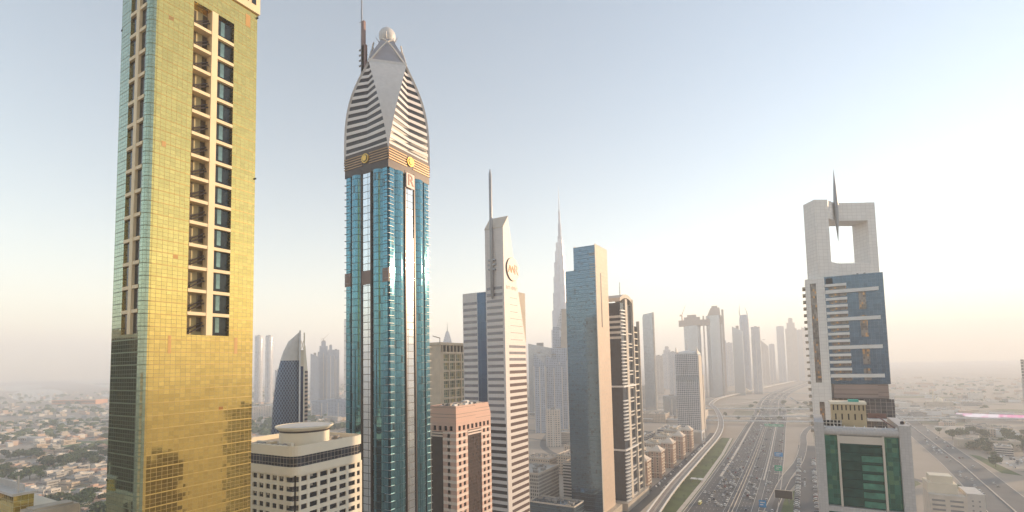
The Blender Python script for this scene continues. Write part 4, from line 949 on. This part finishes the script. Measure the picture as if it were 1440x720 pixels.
# ================================================================ low and mid-rise city blocks
def city_block(label, x, y, w_, d_, h, wall, seed, grp=None, rz=0., glazed=True):
    rnd = random.Random(seed); o = root('flat_roofed_block', label, 'building', (x, y, 0), grp, rz)
    part('wall', MB().box(-w_/2, w_/2, -d_/2, d_/2, 0, h), wall, o)
    q = MB()
    for f in ((-w_/2, w_/2, -d_/2, -d_/2+.5), (-w_/2, w_/2, d_/2-.5, d_/2), (-w_/2, -w_/2+.5, -d_/2+.5, d_/2-.5), (w_/2-.5, w_/2, -d_/2+.5, d_/2-.5)): q.box(*f, h, h+1.3)
    part('parapet', q, M['pale'], o)
    q = MB()
    for k in range(int(4+w_*d_/110)):
        s_ = rnd.uniform(1.5, 4.5); a = rnd.uniform(-w_/2+1, w_/2-5); b = rnd.uniform(-d_/2+1, d_/2-5); q.box(a, a+s_, b, b+s_*rnd.uniform(.4, 1.3), h, h+rnd.uniform(.6, 3))
    part('roof_plant', q, M['plant'], o); return o
wA = windows('grey_striped_wall', (.47, .44, .40), (.08, .08, .09), 2.2, 3.4, .5, .6); wB = windows('white_slatted_wall', (.55, .52, .48), (.07, .07, .08), 60, 3.2, 1, .5); wC = windows('sandy_wall', (.54, .43, .33), (.12, .11, .1), 3.6, 3.6, .4, .45)
city_block('grey mid-rise with dark striped wall between the slab tower and teal slab', -243, 452, 34, 46, 44, wA, 1)
city_block('white slatted mid-rise beside the foot of the teal slab', -215, 530, 36, 60, 42, wB, 2)
city_block('low teal roofed block in front of the white slatted mid-rise', -206, 425, 46, 22, 22, tg, 3)
city_block('long sand coloured hall behind the white slatted mid-rise', -262, 640, 70, 44, 26, wC, 4)
city_block('pink sand warehouse with bare flat roof behind the grey mid-rises', -300, 740, 60, 50, 22, wC, 5)
city_block('curved podium block near the peaked slate towers', -372, 880, 90, 40, 20, wA, 6, rz=.1)
city_block('small pale block left of the sand coloured hall', -330, 640, 40, 34, 18, wC, 7)
city_block('white stepped parking block behind the ornate row', -250, 860, 30, 60, 26, wB, 8)
city_block('long white terrace block behind the ornate row near the chequered tower', -222, 940, 26, 70, 28, wB, 9)
city_block('broad low shed beyond the ornate row with framed end walls', -255, 1330, 70, 40, 24, M['pale'], 10)
city_block('pale hall beside the broad low shed', -330, 1260, 60, 44, 20, wC, 11)
rnd = random.Random(5)
q_lab = 0
for k in range(46):
    x = rnd.uniform(-1500, -330); y = rnd.uniform(1150, 2600)
    if abs(math.degrees(math.atan2(-x, y))) > 46: continue
    if min(abs(x+387), abs(x+524)) < 50 : continue
    city_block('pale low block scattered in the haze beyond the towers', x, y, rnd.uniform(30, 70), rnd.uniform(25, 60), rnd.uniform(10, 42), (wA, wB, wC)[k % 3], 100+k, 'low blocks in the haze', rnd.uniform(0, 1.5))
for k in range(120):
    x = rnd.uniform(222, 900); y = rnd.uniform(760, 2300)
    if x/y > .62 or (x > 280 and 1500 < y < 1600): continue
    city_block('pale low building scattered across the town beside the side highway', x, y, rnd.uniform(16, 46), rnd.uniform(14, 40), rnd.uniform(5, 13), (wC, M['white'], wB)[k % 3], 200+k, 'low buildings of the sunny town', rnd.uniform(-.3, .3))
city_block('long cream hall with blank walls beyond the parked cars', 240, 1070, 74, 26, 14, M['cream2'], 300)
for k in range(26):
    x = rnd.uniform(30, 120); y = rnd.uniform(900, 2300)
    city_block('sand coloured yard building between the two highways', x, y, rnd.uniform(12, 30), rnd.uniform(12, 30), rnd.uniform(4, 9), wC, 400+k, 'yard buildings between the highways', rnd.uniform(-.3, .3))
mq = root('domed_mosque', 'small pale mosque with minaret in the hazy town', 'mosque', (330, 1900, 0)); part('hall', MB().box(-30, 30, -15, 15, 0, 14), M['cream2'], mq); part('dome', MB().lathe([(9, 14), (8.6, 19), (6, 23), (2, 26), (.2, 28)], n=16), M['cream'], mq); part('minaret', MB().lathe([(2.2, 0), (1.8, 42), (2.6, 43), (.2, 52)], (-14, -10), 10), M['cream'], mq)
led = root('illuminated_screen_wall', 'long low pink and white illuminated screen beyond the town', 'screen', (300, 1556, 0), rz=R(-7))
part('backing', MB().box(0, 190, .1, 2, 3, 13), M['steel'], led)
ledm = NB('pink_screen'); nz = ledm.noise(.05, 4); x_ = ledm.mix(ledm.ramp(nz, .42, .56), (.95, .30, .55), (.95, .85, .92)); ledm.set(ledm.b.inputs['Base Color'], (.1, .1, .1)); ledm.set(ledm.b.inputs['Emission Color'], x_); ledm.b.inputs['Emission Strength'].default_value = .4
part('lit_panel', MB().box(0, 190, -.2, .08, 4, 12), ledm.mat, led)
for k in range(9): part('support', MB().box(10+k*20, 11+k*20, .2, 1, 0, 3), M['steel'], led)

# ================================================================ gold corner building at the picture edge
gc = root('gold_corner_building', 'gold glass building with open terraces at the bottom picture corner', 'building', (-195.5, 52, 0))
gm2 = curtain('green_gold_mirror', (.80, .62, .20), (.55, .48, .28), 1.6, 1.5, .1, .9, .06, .12, .01)
part('mirror_body', MB().box(-30, 0, 0, 4.4, 0, 115.6), gm2, gc)
q = MB().box(-30, .4, -.4, 4.8, 115.62, 116.3).box(-28, -2, 2.6, 2.9, 116.31, 118.2); q.box(-1.2, -.8, 1, 1.4, 116.31, 121); part('roof_edge', q, M['offwhite'], gc)
tr = MB().box(-32, 4, -6, 14, 108, 109.4).box(3, 3.8, -6, 14, 109.4, 110.4)
for k in range(6): tr.box(-24+k*5, -23.2+k*5, -5.8, -5.2, 100, 108)
part('terrace', tr, M['cream'], gc); part('terrace_block', MB().box(2, 9, 1, 12, 100, 112).box(3, 8, 2, 11, 112.01, 112.5), M['cream2'], gc)
part('lower_roof', MB().box(4.1, 22, -4, 16, 0, 102).box(4.1, 22, -4, -3.4, 102.01, 104), M['pale'], gc)
# buildings on our side of the road that show only in the mirror fronts
def mirror_tower(label, x, y, h, w_, d_, mt, rz=0):
    o = root('balcony_tower', label, 'apartment tower', (x, y, 0), rz=rz); part('wall', MB().box(-w_/2, w_/2, -d_/2, d_/2, 0, h), mt, o)
    b = MB().box(-w_*.35, w_*.35, d_/2+.02, d_/2+1.6, 0, .5).box(-w_*.35, w_*.35, d_/2+1.45, d_/2+1.6, .5, 1.5).mesh('balcony', M['concrete'])
    for j in range(int((h-4)/4)): link('balcony', b, o, (0, 0, 3+j*4))
    part('roof_plant', MB().box(-4, 4, -4, 4, h, h+5), M['plant'], o)
mirror_tower('dark brown balcony tower seen only in the gold mirror front', -262, 24, 164, 46, 24, plain('dark_brown_wall', (.10, .075, .06), .7), 0)
mirror_tower('beige stepped tower reflected in the lower gold mirror', 122, 262, 118, 20, 24, wA, 0)
mirror_tower('dark brown tower added out of view, mirrored beside the beige one in the gold front', 70, 172, 92, 16, 18, plain('umber_wall', (.12, .09, .07), .7), 0)  # unseen tower, added for dark patches low in the gold reflection
mirror_tower('slim dark tower added out of view, mirrored in the right half of the gold front', 205, 430, 136, 22, 24, plain('slate_wall', (.10, .09, .09), .7), 0)  # another unseen tower, put in to darken the gold front's reflection
mirror_tower('tall hotel tower reflected low in the teal curtain wall', -110, -60, 150, 34, 30, plain('sand_wall', (.38, .31, .24), .7), 0)

# ================================================================ road furniture
gs = root('green_road_gantry', 'long green road sign gantry spanning the near carriageway before the flyover', 'road sign', (-84, 1203, 0))
part('gantry_frame', MB().box(-.4, .4, -.4, .4, 0, 9).box(37, 37.8, -.4, .4, 0, 9).box(0, 37.4, -.3, .3, 6.2, 6.7).box(0, 37.4, -.3, .3, 10.2, 10.7), M['steel'], gs)
grn = plain('sign_green', (.03, .42, .24), .5, emit=0); blu = plain('sign_blue', (.03, .28, .60), .5)
for k in range(3): 
    pn = part('sign_panel', MB().box(1+12.2*k, 12.6+12.2*k, -.9, -.35, 5.8, 11), grn, gs)
    part('sign_text', MB().box(2.5+12.2*k, 9+12.2*k, -.95, -.91, 9, 9.8).box(2.5+12.2*k, 11+12.2*k, -.95, -.91, 7, 7.8), M['white'], pn)
def board(name, label, x, y, w_, h, zb, mt, rz=0):
    o = root(name, label, 'road sign', (x, y, 0), rz=rz); part('post', MB().box(-.3, .3, -.3, .3, 0, zb+h), M['steel'], o)
    pn = part('sign_panel', MB().box(-w_/2, w_/2, -.7, -.35, zb, zb+h), mt, o)
    part('sign_text', MB().box(-w_*.35, w_*.3, -.75, -.71, zb+h*.62, zb+h*.75).box(-w_*.35, w_*.1, -.75, -.71, zb+h*.3, zb+h*.43), M['white'], pn)
    part('footing', MB().box(-w_*.6, w_*.6, -1.2, .4, .1, .5), M['pale'], o)
board('blue_road_sign', 'wide blue direction sign beyond the green sign', -42, 850, 11, 6, 4, blu); board('green_road_sign', 'green direction sign on the kerb by the slip road', -38, 742, 8.5, 7, 4, grn); board('blue_road_sign', 'nearest blue direction sign beside the slip road kerb', -44, 556, 6.5, 7, 4, blu)
bb_ = root('dark_billboard', 'dark billboard on posts standing over the lawn by the slip road', 'billboard', (-27, 596, 0)); part('panel', MB().box(-8, 8, -.6, .2, 5, 13), M['darkwarm'], bb_); part('frame', MB().box(-8.4, 8.4, -.8, .3, 13.02, 13.6).box(-8.4, -8.02, -.8, .3, 4.4, 13).box(8.02, 8.4, -.8, .3, 4.4, 13), M['pale'], bb_); part('post', MB().box(-5, -4.2, -.4, .1, 0, 5).box(4.2, 5, -.4, .1, 0, 5), M['steel'], bb_)
sh = root('parking_canopy', 'small white roofed canopy on the lawn by the viaduct', 'canopy', (-124, 655, 0)); part('roof', MB().box(-7, 7, -4, 4, 3.4, 3.9), M['white'], sh)
for a, b in ((-6, -3), (6, -3), (-6, 3), (6, 3)): part('post', MB().box(a-.2, a+.2, b-.2, b+.2, 0, 3.4), M['steel'], sh)
# street lamps along the median
lp = [('pole', MB().tube([(0, 0, 0), (0, 0, 12)], [.22, .12], 6).mesh('pole', M['steel'])), ('arm', MB().tube([(-2.6, 0, 12.3), (0, 0, 11.9), (2.6, 0, 12.3)], .09, 5).mesh('arm', M['steel'])), ('lamp_head', MB().box(-3.5, -2.5, -.2, .2, 12.2, 12.45).box(2.5, 3.5, -.2, .2, 12.2, 12.45).mesh('lamp_head', M['white']))]
for k in range(24):
    o = root('street_lamp', 'double armed street lamp on the highway median', 'street lamp', (-72-.0045*max(0, 480+k*32-540)*1.9, 480+k*32, .9), 'street lamps along the highway median')
    for nm, me in lp: link(nm, me, o)

# ================================================================ vehicles
glass = plain('car_glass', (.02, .022, .025), .1)
def car_mesh(name, paint, L=4.5, Wd=1.85, H=1.45, van=False):
    q = MB(); a = Wd/2
    pf = [(-L/2, .35), (-L/2, .75), (-L/2+.1, .9), (-L/2+1.0, .95), (-L/2+1.6, H), (L/2-1.1, H), (L/2-.35, .98), (L/2, .9), (L/2, .35)]
    if van: pf = [(-L/2, .4), (-L/2, 1.1), (-L/2+.4, H), (L/2, H), (L/2, .4)]
    top = {4, 5} if not van else {2, 3}
    s1 = [(-(a-(.22 if i in top else 0)), y, z) for i, (y, z) in enumerate(pf)]; s2 = [(-x, y, z) for x, y, z in s1]
    q.loft([s1, s2], 0)
    if not van:
        y0, y1 = -L/2+1.15, L/2-.5
        for sg in (-1, 1): q.add([(sg*(a+.005), -L/2+1.15, .98), (sg*(a+.005), L/2-.6, .98), (sg*(a-.16), L/2-1.15, H-.08), (sg*(a-.16), -L/2+1.65, H-.08)], [(0, 1, 2, 3) if sg > 0 else (3, 2, 1, 0)], 1)
        q.add([(-a+.1, -L/2+1.02, .99), (a-.1, -L/2+1.02, .99), (a-.26, -L/2+1.55, H-.02), (-a+.26, -L/2+1.55, H-.02)], [(0, 1, 2, 3)], 1); q.add([(-a+.1, L/2-.36, 1.02), (a-.1, L/2-.36, 1.02), (a-.26, L/2-1.03, H-.02), (-a+.26, L/2-1.03, H-.02)], [(3, 2, 1, 0)], 1)
    else:
        for sg in (-1, 1): q.box(*sorted((sg*(a+.0), sg*(a+.02))), -L/2+.8, L/2-.3, H*.55, H*.82, 1)
        q.box(-a+.15, a-.15, -L/2-.02, -L/2+.1, H*.5, H*.8, 1)
    for y in (-L/2+.85, L/2-.85):
        for x in (-a+.02, a-.24): q.tube([(x, y, .34), (x+.22, y, .34)], .34, 8, 2, False)
    return q.mesh(name, [paint, glass, M['tire']])
paints = [('white', (.80, .79, .76)), ('white', (.80, .79, .76)), ('white', (.80, .79, .76)), ('white', (.76, .75, .72)), ('white', (.80, .79, .76)), ('white', (.80, .79, .76)), ('silver', (.5, .5, .5)), ('white', (.72, .70, .66)), ('silver', (.45, .45, .45)), ('black', (.03, .03, .035)), ('dark blue', (.04, .06, .12)), ('grey', (.18, .18, .18)), ('dark red', (.22, .03, .03)), ('sand', (.45, .36, .25))]
CM = []
for nm, c_ in paints:
    m_ = plain('car_paint_'+nm.replace(' ', '_'), c_, .3, .1, var=.03); CM.append((nm, car_mesh('car', m_, 5.3, 2.2, 1.7 if nm != 'sand' else 1.9)))
gcar = {}
def car(x, y, z, rz, where, grp):
    nm, me = CM[rnd.randrange(len(CM))]
    tag(link('car', me, None, (x, y, z), rz), f'{nm} car {where}', 'car', f'{nm} cars {where}')
rnd = random.Random(11)
def hwx(y):
    for (a, b), (c_, d_) in zip(HW, HW[1:]):
        if b <= y <= d_: return a+(c_-a)*(y-b)/(d_-b), math.atan2(-(c_-a), d_-b)
    return HW[0][0], 0
used = []
def put(off, y, where):
    cx, an = hwx(y); x = cx+off
    if any(abs(x-a) < 2.4 and abs(y-b) < 7.5 for a, b in used): return
    used.append((x, y)); car(x, y+rnd.uniform(-.5, .5), .11, an+(0 if off < 0 else math.pi)+rnd.uniform(-.02, .02), where, '')
lanesL = [-33.5, -28.7, -24.2, -20.7, -17.2, -13.7, -10.2, -7.2]; lanesR = [6.8, 10.0, 13.2, 16.4, 25.5, 29, 32.6, 36]
for k in range(78): put(lanesL[2+rnd.randrange(6)], 540+330*rnd.betavariate(1.6, 2.2), 'in the dense oncoming traffic of the highway')
for k in range(14): put(lanesL[rnd.randrange(2)], rnd.uniform(560, 1150), 'on the service lane beside the viaduct lawn')
for k in range(34): put(lanesL[2+rnd.randrange(6)], rnd.uniform(860, 1250), 'on the far stretch of highway before the flyover')
for k in range(44): put(lanesR[rnd.randrange(4)], rnd.uniform(540, 1200), 'driving between median and slip lane')
for k in range(22): put(lanesR[4+rnd.randrange(4)], rnd.uniform(560, 1200), 'in the outer lanes beside the road signs')
for k in range(40):
    y = 560+k*8.2
    if rnd.random() < .8: car(-15.5+rnd.uniform(-.4, .4), y, .1, R(90)+rnd.uniform(-.05, .05), 'parked in the outer row of the car park', '')
    if rnd.random() < .7: car(2.2+rnd.uniform(-.5, .5), y+rnd.uniform(-1, 1), .1, R(90), 'parked in the row against the tower feet', '')
for k in range(6): car(-8.5, rnd.uniform(600, 950), .1, 0, 'driving down the car park aisle', '')
for k in range(28): 
    y = 600+k*11+rnd.uniform(-2, 2); car(-152.6-.008*(y-600), y, .08, 0, 'parked along the service road by the ornate row', '')
k = 0
while k < 34:
    y = rnd.uniform(640, 1150); off = rnd.choice((-14, -10.5, -7, 7, 10.5)); x = 163+(y-640)*.045+off
    if any(abs(x-a) < 2.4 and abs(y-b) < 7.5 for a, b in used): k += 1; continue
    used.append((x, y)); car(x, y, .07, 0, 'queueing on the side highway by the town', ''); k += 1
cq = MB(); rd = random.Random(44)
def small_car(x, y, an, m):
    c_, s_ = math.cos(an), math.sin(an)
    def P(a, b, z): return (x+a*c_-b*s_, y+a*s_+b*c_, z)
    cq.add([P(a, b, z) for b, z, a_ in ((-2.5, .3, 1.05), (-2.5, .95, 1.05), (-1.2, 1.0, 1.0), (-.6, 1.6, .85), (1.6, 1.6, .85), (2.3, 1.0, 1.0), (2.5, .3, 1.05)) for a in (-a_, a_)], [(2*i, 2*i+1, 2*i+3, 2*i+2) for i in range(6)]+[(0, 2, 4, 6, 8, 10, 12), (13, 11, 9, 7, 5, 3, 1)], m)
for k in range(150):
    x0, y0 = rd.choice(((222, 905), (250, 930), (320, 1095), (350, 1120), (238, 1262), (226, 960), (260, 800))); small_car(x0+3.4*rd.randrange(20), y0+14*rd.randrange(4), rd.uniform(-.1, .1), rd.choice((0, 0, 0, 1, 2)))
for k in range(170):
    y = rd.uniform(1220, 2400); cx, an = hwx(y); small_car(cx+rd.choice(lanesL[2:]+lanesR), y, an, rd.choice((0, 0, 1, 2)))
for k in range(60):
    y = rd.uniform(1000, 2000); small_car(163+(y-640)*.045+rd.choice((-14, -10.5, -7, 7, 10.5, 14)), y, 0, rd.choice((0, 0, 1, 2)))
for k in range(60):
    small_car(-161-.006*rd.uniform(0, 200), rd.uniform(560, 1040), .3, rd.choice((0, 0, 1, 2)))
dcars = link('distant_cars', cq.mesh('distant_cars', [plain('distant_white_paint', (.8, .79, .76), .35), plain('distant_grey_paint', (.3, .3, .3), .35), plain('distant_dark_paint', (.04, .04, .05), .35)])); dcars['kind'] = 'stuff'
tx = root('yellow_green_bus', 'small bus with pale yellow roof and green sides in the near service lane', 'bus', (-103, 556, .11)); link('body', car_mesh('body', plain('yellow_paint', (.75, .68, .22), .4), 9, 2.5, 2.9, True), tx); part('roof', MB().box(-1.1, 1.1, -4.2, 4.2, 2.91, 3.0), plain('lemon_roof', (.85, .83, .55), .4), tx)

# ================================================================ trees and villas
leafm = NB('leaf'); oi = leafm.n('ShaderNodeObjectInfo').outputs['Random']; nz = leafm.noise(.5, 4)
lc = leafm.mix(leafm.ramp(nz, .35, .65), (.035, .07, .022), (.09, .15, .045)); lc = leafm.mix(leafm.math('MULTIPLY', oi, .5), lc, (.09, .085, .05)); leafm.set(leafm.b.inputs['Base Color'], lc); leafm.b.inputs['Roughness'].default_value = .8
bark = plain('bark', (.12, .09, .06), .9)
def crown(seed, r, h, n):
    rd = random.Random(seed); q = MB(); lobes = [(rd.uniform(-.5, .5)*r, rd.uniform(-.5, .5)*r, h+rd.uniform(-.2, .45)*r, r*rd.uniform(.42, .68)) for _ in range(7)]
    for i in range(n):
        cx, cy, cz, rr_ = lobes[rd.randrange(7)]; u = rd.uniform(-1, 1); t = rd.uniform(0, 6.283); s_ = math.sqrt(1-u*u); k = rr_*rd.uniform(.75, 1.1)
        c_ = Vector((cx+k*s_*math.cos(t), cy+k*s_*math.sin(t), cz+k*u*.75)); d = Vector((rd.gauss(0, 1), rd.gauss(0, 1), rd.gauss(0, 1))).normalized(); e = d.cross(Vector((rd.gauss(0, 1), rd.gauss(0, 1), rd.gauss(0, 1)))).normalized(); z_ = r*rd.uniform(.10, .22)
        q.add([c_+d*z_, c_+e*z_*.7, c_-d*z_, c_-e*z_*.7], [(0, 1, 2, 3)])
    return q.mesh('crown', leafm.mat)
def trunk(h): 
    q = MB().tube([(0, 0, 0), (.1, 0, h*.5), (0, .1, h)], [.45, .32, .2], 6)
    for a in (0, 2.1, 4.2): q.tube([(0, 0, h*.6), (1.6*math.cos(a), 1.6*math.sin(a), h*1.1)], [.22, .1], 5)
    return q.mesh('trunk', bark)
TM = [(crown(1, 5.5, 6.5, 420), trunk(5)), (crown(2, 7.5, 7.5, 520), trunk(6)), (crown(3, 4.2, 5, 340), trunk(4)), (crown(4, 8.5, 7, 560), trunk(5.5))]
def palm():
    q = MB()
    for k in range(11):
        a = k*.571; P = [(r_*math.cos(a), r_*math.sin(a), 9+1.4*math.sin(r_*.9)-.12*r_*r_) for r_ in (0, 1, 2, 3, 4)]
        for i in range(4):
            w_ = .5*(1-i/4.5); n_ = (-math.sin(a)*w_, math.cos(a)*w_); A, B = P[i], P[i+1]; w2 = .5*(1-(i+1)/4.5); n2 = (-math.sin(a)*w2, math.cos(a)*w2)
            q.add([(A[0]+n_[0], A[1]+n_[1], A[2]), (A[0]-n_[0], A[1]-n_[1], A[2]), (B[0]-n2[0], B[1]-n2[1], B[2]), (B[0]+n2[0], B[1]+n2[1], B[2])], [(0, 1, 2, 3)])
    return q.mesh('crown', leafm.mat), MB().tube([(0, 0, 0), (.2, 0, 5), (0, 0, 9.2)], [.3, .22, .2], 6).mesh('trunk', bark)
PM = palm()
def tree(x, y, label, grp, k=None, s_=1., pal=False):
    cm, tm = PM if pal else TM[rnd.randrange(4) if k is None else k]
    o = root('palm_tree' if pal else 'tree', label, 'tree', (x, y, 0), grp, rnd.uniform(0, 6)); o.scale = (s_*rnd.uniform(.85, 1.25), s_*rnd.uniform(.85, 1.25), s_*rnd.uniform(.8, 1.2)); link('crown', cm, o); link('trunk', tm, o)
def polar(a0_, a1_, r0_, r1_):
    a = R(rnd.uniform(a0_, a1_)); r = 1/(rnd.uniform(1/r1_, 1/r0_)); return -r*math.sin(a), r*math.cos(a)
def fbm(x, y): return math.sin(x*.011+2*math.sin(y*.006))+math.sin(y*.013+1.7*math.sin(x*.007))+.5*math.sin(x*.03+y*.021)
n_t = 0; tries = 0
while n_t < 235 and tries < 3000:
    tries += 1; x, y = polar(65, 79, 640, 1700)
    if fbm(x, y) < -.5: continue
    tree(x, y, 'dusty green tree in the villa quarter beside the gold tower', 'trees of the villa quarter', s_=rnd.uniform(.8, 1.35)); n_t += 1
for k in range(34):
    x, y = polar(47, 60, 520, 1500); tree(x, y, 'dark tree on sandy ground between gold tower and domed tower', 'trees seen between the gold and domed towers', s_=rnd.uniform(.8, 1.3))
tree(-808, 636, 'single big round tree on open sand behind the cream block', None, 3, 1.5)
for k in range(44):
    x = rnd.uniform(205, 360); y = rnd.uniform(760, 1350); tree(x, y, 'brownish green tree among the low buildings of the sunny town', 'trees of the sunny town', s_=rnd.uniform(.9, 1.4))
for k in range(30): tree(rnd.uniform(-200, 90), rnd.uniform(1330, 1900), 'small tree inside the loops of the highway interchange', 'trees of the interchange', s_=.8)
for k in range(9): tree(-119+rnd.uniform(-2, 2)-.02*k*38, 560+k*42+rnd.uniform(-8, 8), 'small palm on the lawn beside the viaduct', 'palms on the viaduct lawn', pal=True, s_=.7)
# the far tree belts and shrubs nobody could count
q = MB(); rd = random.Random(21)
for k in range(2600):
    r = 1/(rd.uniform(1/5200, 1/1300)); a = R(rd.uniform(45, 80)); x, y = -r*math.sin(a), r*math.cos(a)
    if fbm(x*.6, y*.6) < -.1-(.5 if r < 2200 else 0): continue
    s_ = rd.uniform(4, 9)*(1+r/6000); h = s_*.9
    P = [(x+s_*math.cos(i*1.047+rd.uniform(-.3, .3))*rd.uniform(.7, 1.2), y+s_*math.sin(i*1.047)*rd.uniform(.7, 1.2), rd.uniform(.5, 2)) for i in range(6)]+[(x+s_*.6*math.cos(i*1.047+.5), y+s_*.6*math.sin(i*1.047+.5), h*rd.uniform(.75, 1.1)) for i in range(6)]+[(x, y, h*1.15)]
    q.add(P, [(i, (i+1) % 6, 6+(i+1) % 6, 6+i) for i in range(6)]+[(6+i, 6+(i+1) % 6, 12) for i in range(6)])
for k in range(900):
    x = rd.uniform(210, 1500); y = rd.uniform(1300, 3400); s_ = rd.uniform(4, 9); h = s_*.8
    if fbm(x, y) < .3: continue
    P = [(x+s_*math.cos(i*1.047), y+s_*math.sin(i*1.047), .5) for i in range(6)]+[(x+s_*.6*math.cos(i*1.047+.5), y+s_*.6*math.sin(i*1.047+.5), h) for i in range(6)]+[(x, y, h*1.15)]
    q.add(P, [(i, (i+1) % 6, 6+(i+1) % 6, 6+i) for i in range(6)]+[(6+i, 6+(i+1) % 6, 12) for i in range(6)])
q2 = MB(); rd = random.Random(33)
for k in range(2300):
    if k < 1600: r = 1/(rd.uniform(1/5600, 1/1500)); a = R(rd.uniform(45, 80)); x, y = -r*math.sin(a), r*math.cos(a)
    else: x = rd.uniform(215, 1700); y = rd.uniform(1250, 4200)
    if fbm(x*.5, y*.5) > 1.4: continue
    w_, d_, h = rd.uniform(8, 26), rd.uniform(7, 16), rd.uniform(4, 10)
    if rd.random() < .04: w_ *= 2.5; h *= 2
    q2.box(x-w_/2, x+w_/2, y-d_/2, y+d_/2, 0, h, rd.randrange(4))
fh = link('far_houses', q2.mesh('far_houses', [plain('far_house_white', (.68, .63, .56)), plain('far_house_pink', (.60, .44, .34)), plain('far_house_sand', (.56, .47, .37)), plain('far_house_grey', (.42, .40, .38))])); fh['kind'] = 'stuff'
o = link('far_woodland', q.mesh('far_woodland', leafm.mat)); o['kind'] = 'stuff'
vm = [plain('villa_white', (.66, .60, .52), .8), plain('villa_pink', (.58, .40, .30), .8), plain('villa_sand', (.52, .42, .32), .8), plain('villa_grey', (.42, .40, .37), .8)]
VM = []
for k in range(8):
    rd = random.Random(50+k); q = MB(); a, b = rd.uniform(6, 11), rd.uniform(5, 9)
    q.box(-a, a, -b, b, 0, 7.2); q.box(-a*.4, a*.7, -b-3, -b-.01, 0, 3.8); q.box(-a*.9, -a*.2, -b*.4, b*.6, 7.21, 9.8)
    for f in ((-a, a, -b, -b+.3), (-a, a, b-.3, b), (-a, -a+.3, -b+.3, b-.3), (a-.3, a, -b+.3, b-.3)): q.box(*f, 7.21, 8.1)
    for u in range(int(a)): 
        for z in (1, 4.4): q.box(-a+1+2*u, -a+2+2*u, -b-.06, -b+.1, z, z+1.6, 1); q.box(a-.1, a+.06, -b+1+1.6*u, -b+1.9+1.6*u, z, z+1.6, 1) if -b+2+1.6*u < b else 0
    for s1 in (-1, 1): q.box(-a-6, a+6, s1*(b+7)-.15, s1*(b+7)+.15, 0, 2.2); q.box(s1*(a+6)-.15, s1*(a+6)+.15, -b-7, b+7, 0, 2.2)
    VM.append(q.mesh('villa', [vm[k % 4], M['dark']]))
cols_ = ['white', 'pink', 'sand coloured', 'grey']
n_v = 0
while n_v < 290:
    x, y = polar(64, 79, 640, 1900)
    if fbm(x, y) > 1.2: continue
    k = rnd.randrange(8); tag(link('villa', VM[k], None, (x, y, 0), rnd.choice((.2, .2+math.pi/2, .35))), f'{cols_[k%4]} walled villa in the low quarter beside the gold tower', 'villa', f'{cols_[k%4]} villas of the low quarter'); n_v += 1
for k in range(70):
    x, y = polar(46, 61, 700, 1900); j = rnd.randrange(8); tag(link('villa', VM[j], None, (x, y, 0), rnd.choice((.2, .2+math.pi/2))), f'{cols_[j%4]} low house on the sand between the gold and domed towers', 'villa', f'{cols_[j%4]} houses between the gold and domed towers')
def hall(label, x, y, L, Wd, h, mt, rz):
    o = root('long_hall', label, 'building', (x, y, 0), rz=rz); part('wall', MB().box(-L/2, L/2, -Wd/2, Wd/2, 0, h), mt, o); part('roof', MB().loft([[(-L/2-1, -Wd/2-1, h), (L/2+1, -Wd/2-1, h), (L/2+1, Wd/2+1, h), (-L/2-1, Wd/2+1, h)], [(-L/2, -.3, h+2.4), (L/2, -.3, h+2.4), (L/2, .3, h+2.4), (-L/2, .3, h+2.4)]]), M['pale'], o)
    q = MB()
    for k in range(int(L/6)): q.box(-L/2+2+6*k, -L/2+5+6*k, -Wd/2-.1, -Wd/2+.1, h*.35, h*.75)
    part('window_row', q, M['dark'], o)
hall('long white hall with a row of dark openings beside the trees', -905, 380, 74, 14, 8, vm[0], R(20))
hall('pink long hall against the edge of the gold tower', -900, 440, 60, 18, 13, vm[1], R(20))
hall('low white shed nearest to the gold corner building', -760, 300, 44, 12, 6, vm[0], R(15))
hall('orange sheds far out by the open fields', -3100, 1050, 260, 60, 22, plain('orange_shed', (.70, .36, .20), .8), R(20))
for k, (x, y) in enumerate(((-1500, 430), (-1320, 640), (-1800, 700), (-2100, 900))): hall(['cream hall among trees, nearest of four', 'cream hall among trees, second of four', 'cream hall among trees, third of four', 'cream hall among trees, farthest of four'][k], x, y, 80, 20, 9, vm[k % 3], R(15+5*k))
